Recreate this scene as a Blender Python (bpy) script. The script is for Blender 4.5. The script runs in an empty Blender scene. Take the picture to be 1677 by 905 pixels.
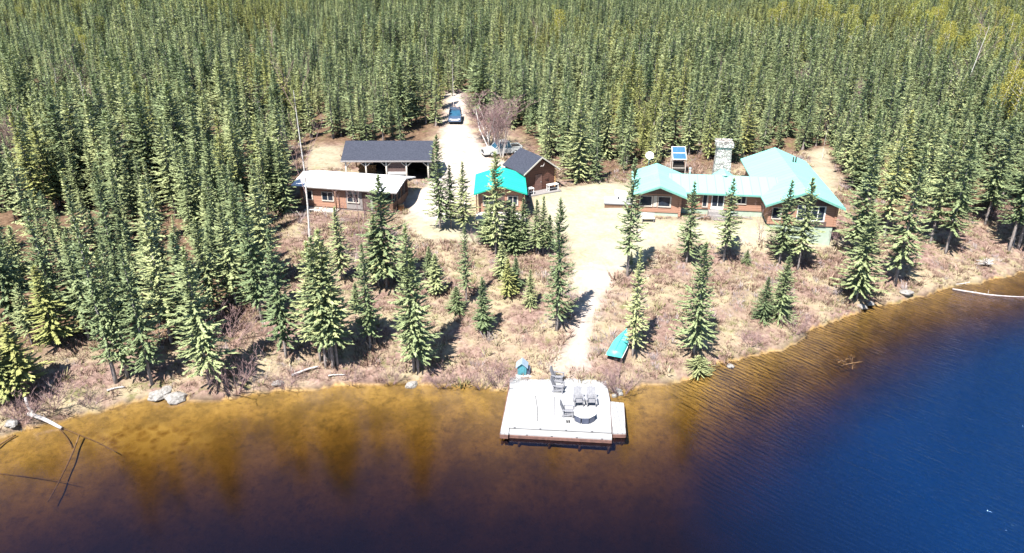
import bpy, math, random
import numpy as np
from mathutils import Vector, Matrix, noise as mnoise
R = math.radians
random.seed(7); rng = np.random.default_rng(7)
SC = bpy.context.scene
COL = SC.collection

# ------------------------------------------------------------------ camera
CAM_H = 30.0; PITCH = R(24.3); FPX = 1197.0
cd = bpy.data.cameras.new('camera'); cam = bpy.data.objects.new('camera', cd); COL.objects.link(cam)
cam.location = (0, 0, CAM_H); cam.rotation_euler = (R(90) - PITCH, 0, 0)
cd.sensor_width = 36; cd.lens = 36 * FPX / 1677.0; cd.clip_start = .5; cd.clip_end = 4000
SC.camera = cam
# ------------------------------------------------------------------ light
SUN_EL = R(57); SUN_AZ = R(30)          # the sun stands behind the camera, to its left
sdir = Vector((-math.sin(SUN_AZ)*math.cos(SUN_EL), -math.cos(SUN_AZ)*math.cos(SUN_EL), math.sin(SUN_EL)))
w = bpy.data.worlds.new('World'); SC.world = w; w.use_nodes = True
nt = w.node_tree; sky = nt.nodes.new('ShaderNodeTexSky'); sky.sky_type = 'NISHITA'; sky.sun_disc = False
sky.sun_elevation = SUN_EL; sky.sun_rotation = R(180) + SUN_AZ; sky.air_density = 1.0; sky.dust_density = 0.05; sky.ozone_density = 2.0
bg = nt.nodes['Background']; nt.links.new(sky.outputs[0], bg.inputs[0]); bg.inputs[1].default_value = .07
ld = bpy.data.lights.new('sun', 'SUN'); ld.energy = 4.9; ld.angle = R(.5); ld.color = (1, .96, .89)
sun = bpy.data.objects.new('sun', ld); COL.objects.link(sun); sun.rotation_euler = sdir.to_track_quat('Z', 'Y').to_euler()
SC.view_settings.view_transform = 'Standard'; SC.view_settings.look = 'None'
SC.view_settings.exposure = 1.4; SC.view_settings.gamma = 1
SC.cycles.max_bounces = 6; SC.cycles.diffuse_bounces = 1; SC.cycles.glossy_bounces = 2
SC.cycles.transparent_max_bounces = 12; SC.cycles.transmission_bounces = 4; SC.cycles.volume_bounces = 0
SC.cycles.caustics_reflective = False; SC.cycles.caustics_refractive = False

# ------------------------------------------------------------------ helpers
def U(px, py, z):
    c, s = math.cos(PITCH), math.sin(PITCH)
    u = (px-838.5)/FPX; v = (py-452.5)/FPX
    dx, dy, dz = u, c - v*s, -s - v*c
    t = (z-CAM_H)/dz
    return dx*t, dy*t
def proj(x, y, z):
    c, s = math.cos(PITCH), math.sin(PITCH)
    dz = z-CAM_H; d = y*c - dz*s; up = y*s + dz*c
    return 838.5+FPX*x/d, 452.5-FPX*up/d, d

SHORE = np.array([(-900,-60),(-150,12),(-60,32)] + [U(a, b, 0) for a, b in
    [(0,718),(60,700),(100,690),(160,674),(215,656),(245,648),(290,657),(340,655),(420,640),(500,635),(570,629),(640,629),(700,632),
     (760,636),(830,638),(930,640),(1000,641),(1060,628),(1120,619),(1180,600),(1240,581),(1290,565),(1320,546),(1370,525),(1420,505),
     (1500,485),(1560,470),(1620,458),(1677,445)]] + [(70,80),(110,95),(200,118),(900,200)])
def shore_dist(x, y):
    x = np.atleast_1d(np.asarray(x, float)); y = np.atleast_1d(np.asarray(y, float))
    best = np.full(x.shape, 1e9)
    for (ax, ay), (bx, by) in zip(SHORE[:-1], SHORE[1:]):
        vx, vy = bx-ax, by-ay
        t = np.clip(((x-ax)*vx+(y-ay)*vy)/(vx*vx+vy*vy), 0, 1)
        best = np.minimum(best, np.hypot(x-ax-t*vx, y-ay-t*vy))
    ys = np.interp(x, SHORE[:, 0], SHORE[:, 1])
    return np.where(y > ys, best, -best)
def vnoise(x, y, f, seed=0):
    x = np.asarray(x, float)*f+seed*17.3; y = np.asarray(y, float)*f+seed*9.1
    xi = np.floor(x); yi = np.floor(y); fx = x-xi; fy = y-yi
    fx = fx*fx*(3-2*fx); fy = fy*fy*(3-2*fy)
    def h(a, b):
        v = np.sin(a*127.1+b*311.7+seed*74.7)*43758.5453
        return v-np.floor(v)
    return (h(xi, yi)*(1-fx)+h(xi+1, yi)*fx)*(1-fy)+(h(xi, yi+1)*(1-fx)+h(xi+1, yi+1)*fx)*fy
PADS = [(-12.9,75.5,R(-12.5),-11.5,.5,-1.5,2.5,3.55,3.5), (-4,72.9,0,0,5.6,-2.5,2,3.3,3.5), (13.0,72.5,R(-8),0,12.6,-1,8,4.25,4)]   # levelled building plots
def ter(x, y, rough=True):
    x = np.atleast_1d(np.asarray(x, float)); y = np.atleast_1d(np.asarray(y, float))
    d = shore_dist(x, y) + (vnoise(x, y, .9, 3)-.5)*.7 + (vnoise(x, y, .3, 4)-.5)*.8
    dp = np.maximum(d, 0); dn = np.maximum(-d, 0)
    up = .42*(1-np.exp(-dp/.35)) + 3.45*(1-np.exp(-(dp/10.)**1.3)) + .03*np.clip(dp-15, 0, 120) + .02*np.maximum(dp-135, 0)
    m = 1/(1+np.exp(-(x-19)/4.))
    dep = .06+dn*(.07+.03*m)+dn*dn*(.02+.012*m)
    dep = 7*(1-np.exp(-dep/7))
    z = np.where(d > 0, up, -dep)
    for cx, cy, a, x0, x1, y0, y1, pz, bw in PADS:
        lx = (x-cx)*math.cos(a)+(y-cy)*math.sin(a); ly = -(x-cx)*math.sin(a)+(y-cy)*math.cos(a)
        o = np.hypot(np.maximum(np.maximum(x0-lx, lx-x1), 0), np.maximum(np.maximum(y0-ly, ly-y1), 0))
        k = np.clip(1-o/bw, 0, 1); k = k*k*(3-2*k); z = z*(1-k)+pz*k
    if rough:
        land = np.clip(d/2, 0, 1)
        z = z + land*((vnoise(x, y, .25, 1)-.5)*.35+(vnoise(x, y, 1.1, 2)-.5)*.14)
    return z
def tz(x, y): return float(ter(x, y)[0])
def G(px, py):
    z = 3.0
    for _ in range(12):
        x, y = U(px, py, z); z = .5*z+.5*tz(x, y)
    x, y = U(px, py, z)
    return x, y, tz(x, y)
def poly_sd(x, y, poly):
    x = np.asarray(x, float); y = np.asarray(y, float)
    best = np.full(x.shape, 1e9); ins = np.zeros(x.shape, bool)
    n = len(poly)
    for i in range(n):
        ax, ay = poly[i]; bx, by = poly[(i+1) % n]
        vx, vy = bx-ax, by-ay
        t = np.clip(((x-ax)*vx+(y-ay)*vy)/(vx*vx+vy*vy+1e-9), 0, 1)
        best = np.minimum(best, np.hypot(x-ax-t*vx, y-ay-t*vy))
        cond = ((ay > y) != (by > y)) & (x < (bx-ax)*(y-ay)/((by-ay) if by != ay else 1e-9)+ax)
        ins ^= cond
    return np.where(ins, best, -best)
def gpoly(pts): return [G(a, b)[:2] for a, b in pts]

# materials
def new_mat(name):
    m = bpy.data.materials.new(name); m.use_nodes = True
    return m, m.node_tree, m.node_tree.nodes['Principled BSDF']
def ramp(nt, fac, stops):
    r = nt.nodes.new('ShaderNodeValToRGB'); nt.links.new(fac, r.inputs[0])
    e = r.color_ramp.elements
    while len(e) < len(stops): e.new(.5)
    for el, (p, c) in zip(e, stops): el.position = p; el.color = (*c, 1)
    return r.outputs[0]
def mixc(nt, fac, a, b, mode='MIX'):
    n = nt.nodes.new('ShaderNodeMix'); n.data_type = 'RGBA'; n.blend_type = mode
    if isinstance(fac, (int, float)): n.inputs[0].default_value = fac
    else: nt.links.new(fac, n.inputs[0])
    for i, v in ((6, a), (7, b)):
        if isinstance(v, tuple): n.inputs[i].default_value = (*v, 1)
        else: nt.links.new(v, n.inputs[i])
    return n.outputs[2]
def nz(nt, scale, detail=4, vec=None, rough=.6):
    n = nt.nodes.new('ShaderNodeTexNoise'); n.inputs['Scale'].default_value = scale; n.inputs['Detail'].default_value = detail
    n.inputs['Roughness'].default_value = rough
    if vec: nt.links.new(vec, n.inputs['Vector'])
    return n.outputs[0]
def objc(nt, scale=(1,1,1), which='Object'):
    t = nt.nodes.new('ShaderNodeTexCoord'); m = nt.nodes.new('ShaderNodeMapping'); m.inputs['Scale'].default_value = scale
    nt.links.new(t.outputs[which], m.inputs[0]); return m.outputs[0]
def bump(nt, b, h, strength=.4, dist=.05):
    n = nt.nodes.new('ShaderNodeBump'); n.inputs['Strength'].default_value = strength; n.inputs['Distance'].default_value = dist
    nt.links.new(h, n.inputs['Height']); nt.links.new(n.outputs[0], b.inputs['Normal'])
def simple(name, c1, c2=None, scale=3, rough=.7, metal=0, stretch=(1,1,1), bmp=0, lo=.35, hi=.65):
    m, nt, b = new_mat(name); b.inputs['Roughness'].default_value = rough; b.inputs['Metallic'].default_value = metal
    v = objc(nt, stretch); f = nz(nt, scale, 5, v)
    c = ramp(nt, f, [(lo, c1), (hi, c2 or tuple(k*.75 for k in c1))])
    nt.links.new(c, b.inputs['Base Color'])
    if bmp: bump(nt, b, f, bmp)
    return m
def planks(name, c1, c2, gap, axis='X', width=.14, rough=.8, bmp=.6):
    """boards: repeated along an axis, each with its own tone, dark joints"""
    m, nt, b = new_mat(name); b.inputs['Roughness'].default_value = rough
    t = nt.nodes.new('ShaderNodeTexCoord'); s = nt.nodes.new('ShaderNodeSeparateXYZ'); nt.links.new(t.outputs['Object'], s.inputs[0])
    d = nt.nodes.new('ShaderNodeMath'); d.operation = 'DIVIDE'; d.inputs[1].default_value = width; nt.links.new(s.outputs[axis], d.inputs[0])
    fl = nt.nodes.new('ShaderNodeMath'); fl.operation = 'FLOOR'; nt.links.new(d.outputs[0], fl.inputs[0])
    fr = nt.nodes.new('ShaderNodeMath'); fr.operation = 'FRACT'; nt.links.new(d.outputs[0], fr.inputs[0])
    wn = nt.nodes.new('ShaderNodeTexWhiteNoise'); wn.noise_dimensions = '1D'; nt.links.new(fl.outputs[0], wn.inputs['W'])
    f2 = nz(nt, 4, 4, objc(nt, (1,1,1)))
    c = mixc(nt, wn.outputs['Value'], c1, c2); c = mixc(nt, .35, c, mixc(nt, f2, c1, c2))
    g = ramp(nt, fr.outputs[0], [(0, (1,1,1)), (.06, (1,1,1)), (.09, (0,0,0)), (1, (0,0,0))])
    c = mixc(nt, g, c, gap); nt.links.new(c, b.inputs['Base Color'])
    if bmp:
        inv = nt.nodes.new('ShaderNodeMath'); inv.operation = 'SUBTRACT'; inv.inputs[0].default_value = 1; nt.links.new(g, inv.inputs[1])
        bump(nt, b, inv.outputs[0], bmp, .02)
    return m

M = {}
M['roof_mint'] = planks('mint_metal_roof', (.25,.60,.52), (.22,.56,.48), (.17,.47,.40), 'Y', .9, .5, .3); M['roof_mint_x'] = planks('mint_metal_roof_seams_across', (.25,.60,.52), (.22,.56,.48), (.17,.47,.40), 'X', .9, .5, .3)
M['roof_teal'] = planks('teal_metal_roof', (.02,.48,.36), (.015,.42,.31), (.01,.25,.19), 'Y', .8, .5, .3)
M['roof_white'] = planks('white_sheet_roof', (.9,.9,.92), (.84,.85,.88), (.5,.51,.55), 'X', 2.1, .5, .2)
M['roof_dark'] = simple('dark_shingle', (.022,.026,.042), (.045,.05,.072), 6, .9, 0, (1,1,1), .5)
M['log_orange'] = planks('orange_log_siding', (.40,.22,.15), (.32,.17,.12), (.13,.07,.05), 'Z', .22)
M['log_dark'] = planks('dark_brown_logs', (.12,.045,.03), (.075,.03,.02), (.02,.012,.01), 'Z', .24)
M['gable_brown'] = planks('brown_gable_boards', (.13,.08,.07), (.10,.065,.06), (.04,.03,.03), 'X', .2)
M['skirt'] = simple('pale_green_skirting', (.38,.46,.38), (.31,.38,.31), 2, .8)
M['trim'] = simple('white_trim', (.72,.72,.68), (.62,.62,.6), 5, .6)
M['trim_green'] = simple('green_fascia', (.16,.36,.30), (.12,.3,.26), 4, .5)
M['wood_grey'] = simple('weathered_grey_wood', (.30,.28,.27), (.20,.18,.18), 6, .85, 0, (1,1,6), .3)
M['wood_brown'] = simple('brown_timber', (.20,.11,.07), (.12,.07,.045), 6, .85, 0, (1,1,4), .3)
M['wood_tan'] = simple('tan_cut_wood', (.50,.30,.14), (.38,.22,.1), 6, .8)
M['post_pale'] = simple('pale_peeled_log', (.55,.50,.44), (.42,.38,.34), 5, .8)
M['deck'] = planks('white_deck_boards', (.41,.405,.41), (.33,.33,.335), (.10,.10,.11), 'Y', .145, .7)
M['deck_x'] = planks('white_deck_boards_lengthwise', (.40,.395,.40), (.32,.32,.325), (.06,.06,.07), 'X', .29, .7)
M['fascia'] = simple('wet_red_brown_timber', (.20,.10,.08), (.11,.06,.05), 4, .8)
M['chair'] = simple('grey_chair_wood', (.26,.26,.28), (.19,.19,.21), 8, .7)
M['white'] = simple('white_paint', (.80,.80,.79), (.74,.74,.74), 4, .5)
M['black'] = simple('black_rubber', (.02,.02,.022), (.03,.03,.03), 6, .6)
M['dark'] = simple('dark_interior', (.03,.028,.026), (.05,.045,.04), 3, .9)
M['slate'] = simple('slate_blue_panel', (.05,.06,.10), (.08,.09,.13), 3, .6)
M['pump_blue'] = simple('blue_green_boards', (.07,.26,.31), (.05,.2,.25), 5, .7)
M['pump_roof'] = simple('pale_blue_roof', (.30,.38,.46), (.24,.32,.40), 5, .6)
M['boat'] = simple('turquoise_hull', (.10,.58,.52), (.08,.5,.46), 2, .4)
M['solar'] = planks('solar_cells', (.035,.13,.24), (.03,.11,.21), (.2,.25,.3), 'X', .16, .25, 0)
M['metal'] = simple('galvanised_steel', (.55,.56,.58), (.45,.46,.48), 6, .4, .6)
M['suv'] = simple('slate_car_paint', (.06,.095,.16), (.05,.08,.14), 2, .25)
M['truck'] = simple('silver_car_paint', (.55,.57,.56), (.48,.5,.49), 2, .3, .1)
M['chrome'] = simple('bright_chrome', (.75,.76,.78), (.65,.66,.7), 6, .2, .7)
M['rust'] = simple('orange_barrel', (.45,.2,.06), (.3,.13,.05), 5, .7)
M['trunk'] = simple('spruce_bark', (.36,.32,.30), (.17,.14,.13), 5, .9, 0, (2,2,.5), .4)
M['birch'] = simple('birch_bark', (.72,.69,.66), (.45,.41,.39), 4, .8, 0, (1,1,3), .2)
M['twig'] = simple('reddish_grey_twigs', (.34,.22,.21), (.24,.16,.16), 2, .9)
M['driftwood'] = simple('silver_driftwood', (.58,.54,.52), (.36,.32,.31), 5, .85, 0, (1,1,1), .4)
M['log_wet'] = simple('waterlogged_wood', (.22,.12,.05), (.13,.075,.03), 5, .8)
M['rock'] = simple('pale_granite', (.34,.32,.30), (.16,.15,.14), 2.5, .85, 0, (1,1,1), .6)
def glass():
    m, nt, b = new_mat('dark_window_glass'); b.inputs['Roughness'].default_value = .06
    c = ramp(nt, nz(nt, .9, 2, objc(nt)), [(.3, (.010,.014,.022)), (.7, (.03,.04,.06))]); nt.links.new(c, b.inputs['Base Color'])
    return m
M['glass'] = glass()
def car_glass():
    m, nt, b = new_mat('blue_tinted_car_glass'); b.inputs['Roughness'].default_value = .05
    c = ramp(nt, nz(nt, 1.5, 2, objc(nt)), [(.3, (.02,.07,.12)), (.7, (.03,.10,.17))]); nt.links.new(c, b.inputs['Base Color'])
    b.inputs['Specular IOR Level'].default_value = .8
    return m
M['car_glass'] = car_glass()
def stone():
    m, nt, b = new_mat('fieldstone_masonry'); b.inputs['Roughness'].default_value = .9
    v = nt.nodes.new('ShaderNodeTexVoronoi'); v.inputs['Scale'].default_value = 3.2; nt.links.new(objc(nt, (1,1,1.35)), v.inputs['Vector'])
    e = nt.nodes.new('ShaderNodeTexVoronoi'); e.feature = 'DISTANCE_TO_EDGE'; e.inputs['Scale'].default_value = 3.2; nt.links.new(objc(nt, (1,1,1.35)), e.inputs['Vector'])
    s = nt.nodes.new('ShaderNodeSeparateColor'); nt.links.new(v.outputs['Color'], s.inputs[0])
    c = ramp(nt, s.outputs[0], [(0, (.20,.18,.18)), (.5, (.46,.42,.38)), (1, (.66,.62,.58))])
    g = ramp(nt, e.outputs['Distance'], [(.03, (1,1,1)), (.09, (0,0,0))])
    nt.links.new(mixc(nt, g, c, (.12,.11,.11)), b.inputs['Base Color']); bump(nt, b, e.outputs['Distance'], 1, .12)
    return m
M['stone'] = stone()
def foliage(name, a, b_, c_, trans=.08):
    m, nt, b = new_mat(name); b.inputs['Roughness'].default_value = .55; b.inputs['Specular IOR Level'].default_value = .35
    oi = nt.nodes.new('ShaderNodeObjectInfo')
    c = ramp(nt, oi.outputs['Random'], [(0, a), (.5, b_), (1, c_)])
    f = nz(nt, 1.6, 2, objc(nt)); k = ramp(nt, f, [(.3, (.72,.72,.72)), (.7, (1.3,1.3,1.3))])
    c = mixc(nt, 1.0, c, k, 'MULTIPLY'); nt.links.new(c, b.inputs['Base Color'])
    t = nt.nodes.new('ShaderNodeBsdfTranslucent'); nt.links.new(c, t.inputs[0])
    mx = nt.nodes.new('ShaderNodeMixShader'); mx.inputs[0].default_value = trans
    nt.links.new(b.outputs[0], mx.inputs[1]); nt.links.new(t.outputs[0], mx.inputs[2])
    nt.links.new(mx.outputs[0], nt.nodes['Material Output'].inputs[0])
    return m
M['needles'] = foliage('spruce_needles', (.17,.225,.11), (.285,.34,.165), (.43,.465,.22))
M['needles_y'] = foliage('yellow_green_needles', (.31,.34,.13), (.35,.365,.13), (.38,.38,.14))
M['budding'] = foliage('budding_yellow_leaves', (.26,.27,.05), (.33,.30,.06), (.28,.30,.08), .3)
def cover_mat(name, stops):
    m, nt, b = new_mat(name); b.inputs['Roughness'].default_value = .95; b.inputs['Specular IOR Level'].default_value = .1
    oi = nt.nodes.new('ShaderNodeObjectInfo'); nt.links.new(ramp(nt, oi.outputs['Random'], stops), b.inputs['Base Color']); return m
M['cover'] = cover_mat('dormant_shrub_twigs', [(0,(.15,.09,.07)),(.3,(.25,.165,.13)),(.6,(.33,.22,.18)),(.8,(.40,.33,.23)),(1,(.22,.22,.09))])
M['cover_grey'] = cover_mat('silver_dead_twigs', [(0,(.34,.29,.29)),(.5,(.26,.2,.2)),(1,(.45,.4,.39))])

# mesh collector
class MB:
    def __init__(s): s.v = []; s.f = []; s.sm = []
    def add(s, vs, fs, smooth=False):
        o = len(s.v); s.v += [tuple(v) for v in vs]; s.f += [tuple(o+i for i in f) for f in fs]; s.sm += [smooth]*len(fs); return s
    def box(s, c, d, rz=0, rx=0):
        m = Matrix.Translation(c) @ Matrix.Rotation(rz, 4, 'Z') @ Matrix.Rotation(rx, 4, 'X')
        vs = [m @ Vector((sx*d[0]/2, sy*d[1]/2, sz*d[2]/2)) for sx in (-1,1) for sy in (-1,1) for sz in (-1,1)]
        return s.add(vs, [(0,1,3,2),(4,6,7,5),(0,4,5,1),(2,3,7,6),(0,2,6,4),(1,5,7,3)])
    def b2(s, a, b):
        return s.box([(p+q)/2 for p, q in zip(a, b)], [abs(q-p) for p, q in zip(a, b)])
    def prism(s, pts, axis, a, b):
        """pts in the plane across `axis`, extruded from a to b"""
        n = len(pts)
        mk = {'Y': lambda p, t: (p[0], t, p[1]), 'X': lambda p, t: (t, p[0], p[1]), 'Z': lambda p, t: (p[0], p[1], t)}[axis]
        vs = [mk(p, a) for p in pts]+[mk(p, b) for p in pts]
        return s.add(vs, [tuple(range(n)), tuple(range(2*n-1, n-1, -1))]+[(i, n+i, n+(i+1) % n, (i+1) % n) for i in range(n)])
    def tube(s, pts, rads, n=6, smooth=True, cap=True):
        pts = [Vector(p) for p in pts]; o = []
        for i, p in enumerate(pts):
            d = (pts[min(i+1, len(pts)-1)]-pts[max(i-1, 0)]).normalized()
            u = d.cross(Vector((0,0,1)) if abs(d.z) < .9 else Vector((1,0,0))).normalized(); v = d.cross(u)
            o += [p+(u*math.cos(2*math.pi*k/n)+v*math.sin(2*math.pi*k/n))*rads[i] for k in range(n)]
        fs = [(i*n+k, i*n+(k+1) % n, (i+1)*n+(k+1) % n, (i+1)*n+k) for i in range(len(pts)-1) for k in range(n)]
        if cap: fs += [tuple(range(n-1, -1, -1)), tuple((len(pts)-1)*n+k for k in range(n))]
        return s.add(o, fs, smooth)
    def mesh(s, name, mats):
        me = bpy.data.meshes.new(name); me.from_pydata(s.v, [], s.f); me.update()
        for m in (mats if isinstance(mats, (list, tuple)) else [mats]): me.materials.append(m)
        if any(s.sm): me.polygons.foreach_set('use_smooth', s.sm)
        import bmesh
        if len(s.f) < 5000:
            bm = bmesh.new(); bm.from_mesh(me); bmesh.ops.recalc_face_normals(bm, faces=bm.faces); bm.to_mesh(me); bm.free()
        return me
    def obj(s, name, mat, parent=None, bevel=0):
        o = bpy.data.objects.new(name, s.mesh(name, mat)); COL.objects.link(o)
        if parent: o.parent = parent
        if bevel:
            bv = o.modifiers.new('bevel', 'BEVEL'); bv.width = bevel; bv.segments = 2; bv.limit_method = 'ANGLE'
        return o
def tag(o, label=None, cat=None, group=None, kind=None):
    if label: o['label'] = label
    if cat: o['category'] = cat
    if group: o['group'] = group
    if kind: o['kind'] = kind
    return o
def thing(name, label, cat, loc, rz=0, group=None, scale=None):
    o = bpy.data.objects.new(name, None); COL.objects.link(o); o.location = loc; o.rotation_euler = (0, 0, rz); o.empty_display_size = .3
    if scale: o.scale = scale
    return tag(o, label, cat, group)
def copy_tree(o, parent=None):
    c = o.copy(); COL.objects.link(c)
    if parent: c.parent = parent
    for ch in list(o.children): copy_tree(ch, c)
    return c

# ------------------------------------------------------------------ ground regions
DRIVE = gpoly([(733,150),(760,150),(764,205),(782,232),(800,258),(834,266),(838,285),(800,300),(770,330),(756,356),(716,366),(672,352),(664,322),(690,312),(706,300),(712,262),(722,232),(728,205)])
LAWN = gpoly([(868,318),(925,306),(1000,300),(1050,300),(1062,360),(1130,362),(1250,360),(1275,380),(1330,392),(1384,392),(1384,404),(1290,398),(1200,400),(1110,392),(1082,402),(1062,424),(1022,442),(998,458),(960,470),(938,430),(930,390),(880,368)])
PATH = gpoly([(938,440),(1010,440),(992,478),(972,520),(962,560),(958,604),(906,604),(924,570),(938,530),(944,480)])
YARD = gpoly([(655,352),(716,362),(760,352),(880,360),(905,392),(850,398),(770,396),(700,392),(668,372)])
BACK = gpoly([(505,244),(562,240),(560,276),(500,276)])
SIDE = gpoly([(1322,250),(1352,244),(1372,290),(1366,320),(1340,300)])
CLEAR = gpoly([(478,262),(500,240),(560,238),(640,236),(700,234),(716,222),(731,190),(731,158),(764,158),(766,190),(776,206),(830,210),(858,236),(905,280),(940,304),(985,300),(1034,292),(1068,288),(1088,276),(1090,244),(1106,244),(1124,276),(1150,283),(1186,280),(1204,270),(1262,258),(1318,248),(1354,244),(1376,290),(1392,330),(1402,376),(1420,404),(1500,372),(1560,358),(1677,350),(1760,350)]) \
    + [(70,60),(50,40),(20,30),(-20,30),(-60,20)] + gpoly([(-60,640),(60,602),(95,566),(180,580),(290,566),(355,576),(380,540),(420,532),(432,470),(455,440),(470,400),(476,330)])

def axis_vals(lo, hi, step, far_lo, far_hi):
    a = list(np.arange(lo, hi, step)); s = step; v = a[-1]
    while v < far_hi: s = min(s*1.18, 60); v += s; a.append(v)
    s = step; v = a[0]; pre = []
    while v > far_lo: s = min(s*1.18, 60); v -= s; pre.append(v)
    return np.array(pre[::-1]+a)
xs = axis_vals(-50, 62, .36, -1200, 1200); ys = axis_vals(22, 112, .36, -500, 1500)
X, Y = np.meshgrid(xs, ys); shp = X.shape
Z = ter(X.ravel(), Y.ravel())
xf, yf = X.ravel(), Y.ravel()
wob = (vnoise(xf, yf, .8, 5)-.5)*1.6+(vnoise(xf, yf, 2.2, 6)-.5)*.7
def soft(poly, w=.5): return np.clip((poly_sd(xf, yf, poly)+wob*.6)/w*.5+.5, 0, 1)
m_drive = np.maximum(soft(DRIVE, .8), soft(PATH, .9)*.8); m_yard = np.maximum(np.maximum(soft(YARD, 1.2)*.85, soft(BACK, 1)*.6), soft(SIDE, 1)*.7)
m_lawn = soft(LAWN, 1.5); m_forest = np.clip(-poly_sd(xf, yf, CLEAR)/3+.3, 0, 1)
# smooth the driven and mown ground
NEST = U(245, 712, -.2)
m_nest = np.clip(1-np.hypot((xf-NEST[0])/4.6, (yf-NEST[1])/1.9)+wob*.15, 0, 1)*(Z < 0)
verts = np.column_stack([xf, yf, Z])
ny, nx = shp
idx = np.arange(nx*ny).reshape(ny, nx)
quads = np.column_stack([idx[:-1,:-1].ravel(), idx[:-1,1:].ravel(), idx[1:,1:].ravel(), idx[1:,:-1].ravel()])
fm = lambda a: a[quads].mean(1)
cls = np.zeros(len(quads), int)
zc = fm(Z)
cls[fm(np.maximum(m_lawn, m_yard)) > .5] = 2
pd = np.clip((poly_sd(xf, yf, PATH)+wob*.6), -1, 1); cls[fm(pd) > 0] = 3
dd_ = poly_sd(xf, yf, DRIVE)+wob*.4; cls[fm(dd_) > 0] = 1
cls[zc < -.02] = 4
def ground_material():
    m, nt, b = new_mat('lakeside_ground'); b.inputs['Roughness'].default_value = .95; b.inputs['Specular IOR Level'].default_value = .15
    at = nt.nodes.new('ShaderNodeAttribute'); at.attribute_name = 'cover'; s = nt.nodes.new('ShaderNodeSeparateColor'); nt.links.new(at.outputs['Color'], s.inputs[0])
    at2 = nt.nodes.new('ShaderNodeAttribute'); at2.attribute_name = 'kindmask'; s2 = nt.nodes.new('ShaderNodeSeparateColor'); nt.links.new(at2.outputs['Color'], s2.inputs[0])
    v = objc(nt)
    n1, n2, n3 = nz(nt, .35, 5, v), nz(nt, 2.2, 6, v, .75), nz(nt, .12, 3, v)
    heath = ramp(nt, n2, [(.28, (.07,.04,.032)), (.45, (.18,.115,.095)), (.6, (.28,.19,.16)), (.75, (.38,.29,.23))])
    heath = mixc(nt, ramp(nt, n1, [(.42,(0,0,0)),(.62,(.75,.75,.75))]), heath, (.36,.31,.19))
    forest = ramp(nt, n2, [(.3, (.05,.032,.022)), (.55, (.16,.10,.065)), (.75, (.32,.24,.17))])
    sand = ramp(nt, n2, [(.3, (.42,.36,.31)), (.7, (.52,.47,.42))])
    grass = ramp(nt, n2, [(.3, (.25,.23,.14)), (.55, (.36,.345,.23)), (.75, (.42,.40,.30))])
    grass = mixc(nt, ramp(nt, n1, [(.4,(0,0,0)),(.65,(.8,.8,.8))]), grass, (.40,.34,.28))
    bed = ramp(nt, n2, [(.3, (.24,.15,.045)), (.5, (.36,.225,.065)), (.72, (.47,.30,.09))])
    bed = mixc(nt, ramp(nt, n1, [(.42,(0,0,0)),(.62,(.6,.6,.6))]), bed, (.13,.085,.035))
    bed = mixc(nt, ramp(nt, nz(nt, 1.1, 6, v, .7), [(.30,(.4,.4,.4)),(.46,(0,0,0))]), bed, (.12,.08,.035))
    vo = nt.nodes.new('ShaderNodeTexVoronoi'); vo.inputs['Scale'].default_value = 1.7; vo.inputs['Randomness'].default_value = 1; vn = nt.nodes.new('ShaderNodeTexNoise'); vn.inputs['Scale'].default_value = 1.6; nt.links.new(v, vn.inputs['Vector']); va_ = nt.nodes.new('ShaderNodeVectorMath'); va_.operation = 'MULTIPLY_ADD'; nt.links.new(vn.outputs['Color'], va_.inputs[0]); va_.inputs[1].default_value = (.9,.9,0); nt.links.new(v, va_.inputs[2]); nt.links.new(va_.outputs[0], vo.inputs['Vector'])
    nest = ramp(nt, vo.outputs['Distance'], [(.12, (.25,.14,.035)), (.35, (.36,.22,.06)), (.7, (.52,.35,.11))])
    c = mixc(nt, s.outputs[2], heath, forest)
    moss = ramp(nt, nz(nt, .8, 5, v, .7), [(.56,(0,0,0)),(.66,(.8,.8,.8))]); c = mixc(nt, moss, c, (.13,.13,.05))
    sand = mixc(nt, ramp(nt, nz(nt, .9, 6, v, .7), [(.45,(0,0,0)),(.7,(.75,.75,.75))]), sand, (.30,.24,.19))
    c = mixc(nt, s.outputs[1], c, grass); c = mixc(nt, s.outputs[0], c, sand); c = mixc(nt, s2.outputs[2], c, (.07,.045,.03))
    c = mixc(nt, s2.outputs[0], c, bed)
    nm = nt.nodes.new('ShaderNodeMath'); nm.operation = 'MULTIPLY'; nm.use_clamp = True; nm.inputs[1].default_value = 2.2; nt.links.new(s2.outputs[1], nm.inputs[0])
    c = mixc(nt, nm.outputs[0], c, nest)
    nt.links.new(c, b.inputs['Base Color'])
    bump(nt, b, n2, .8, .12)
    return m
MG = ground_material()
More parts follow.
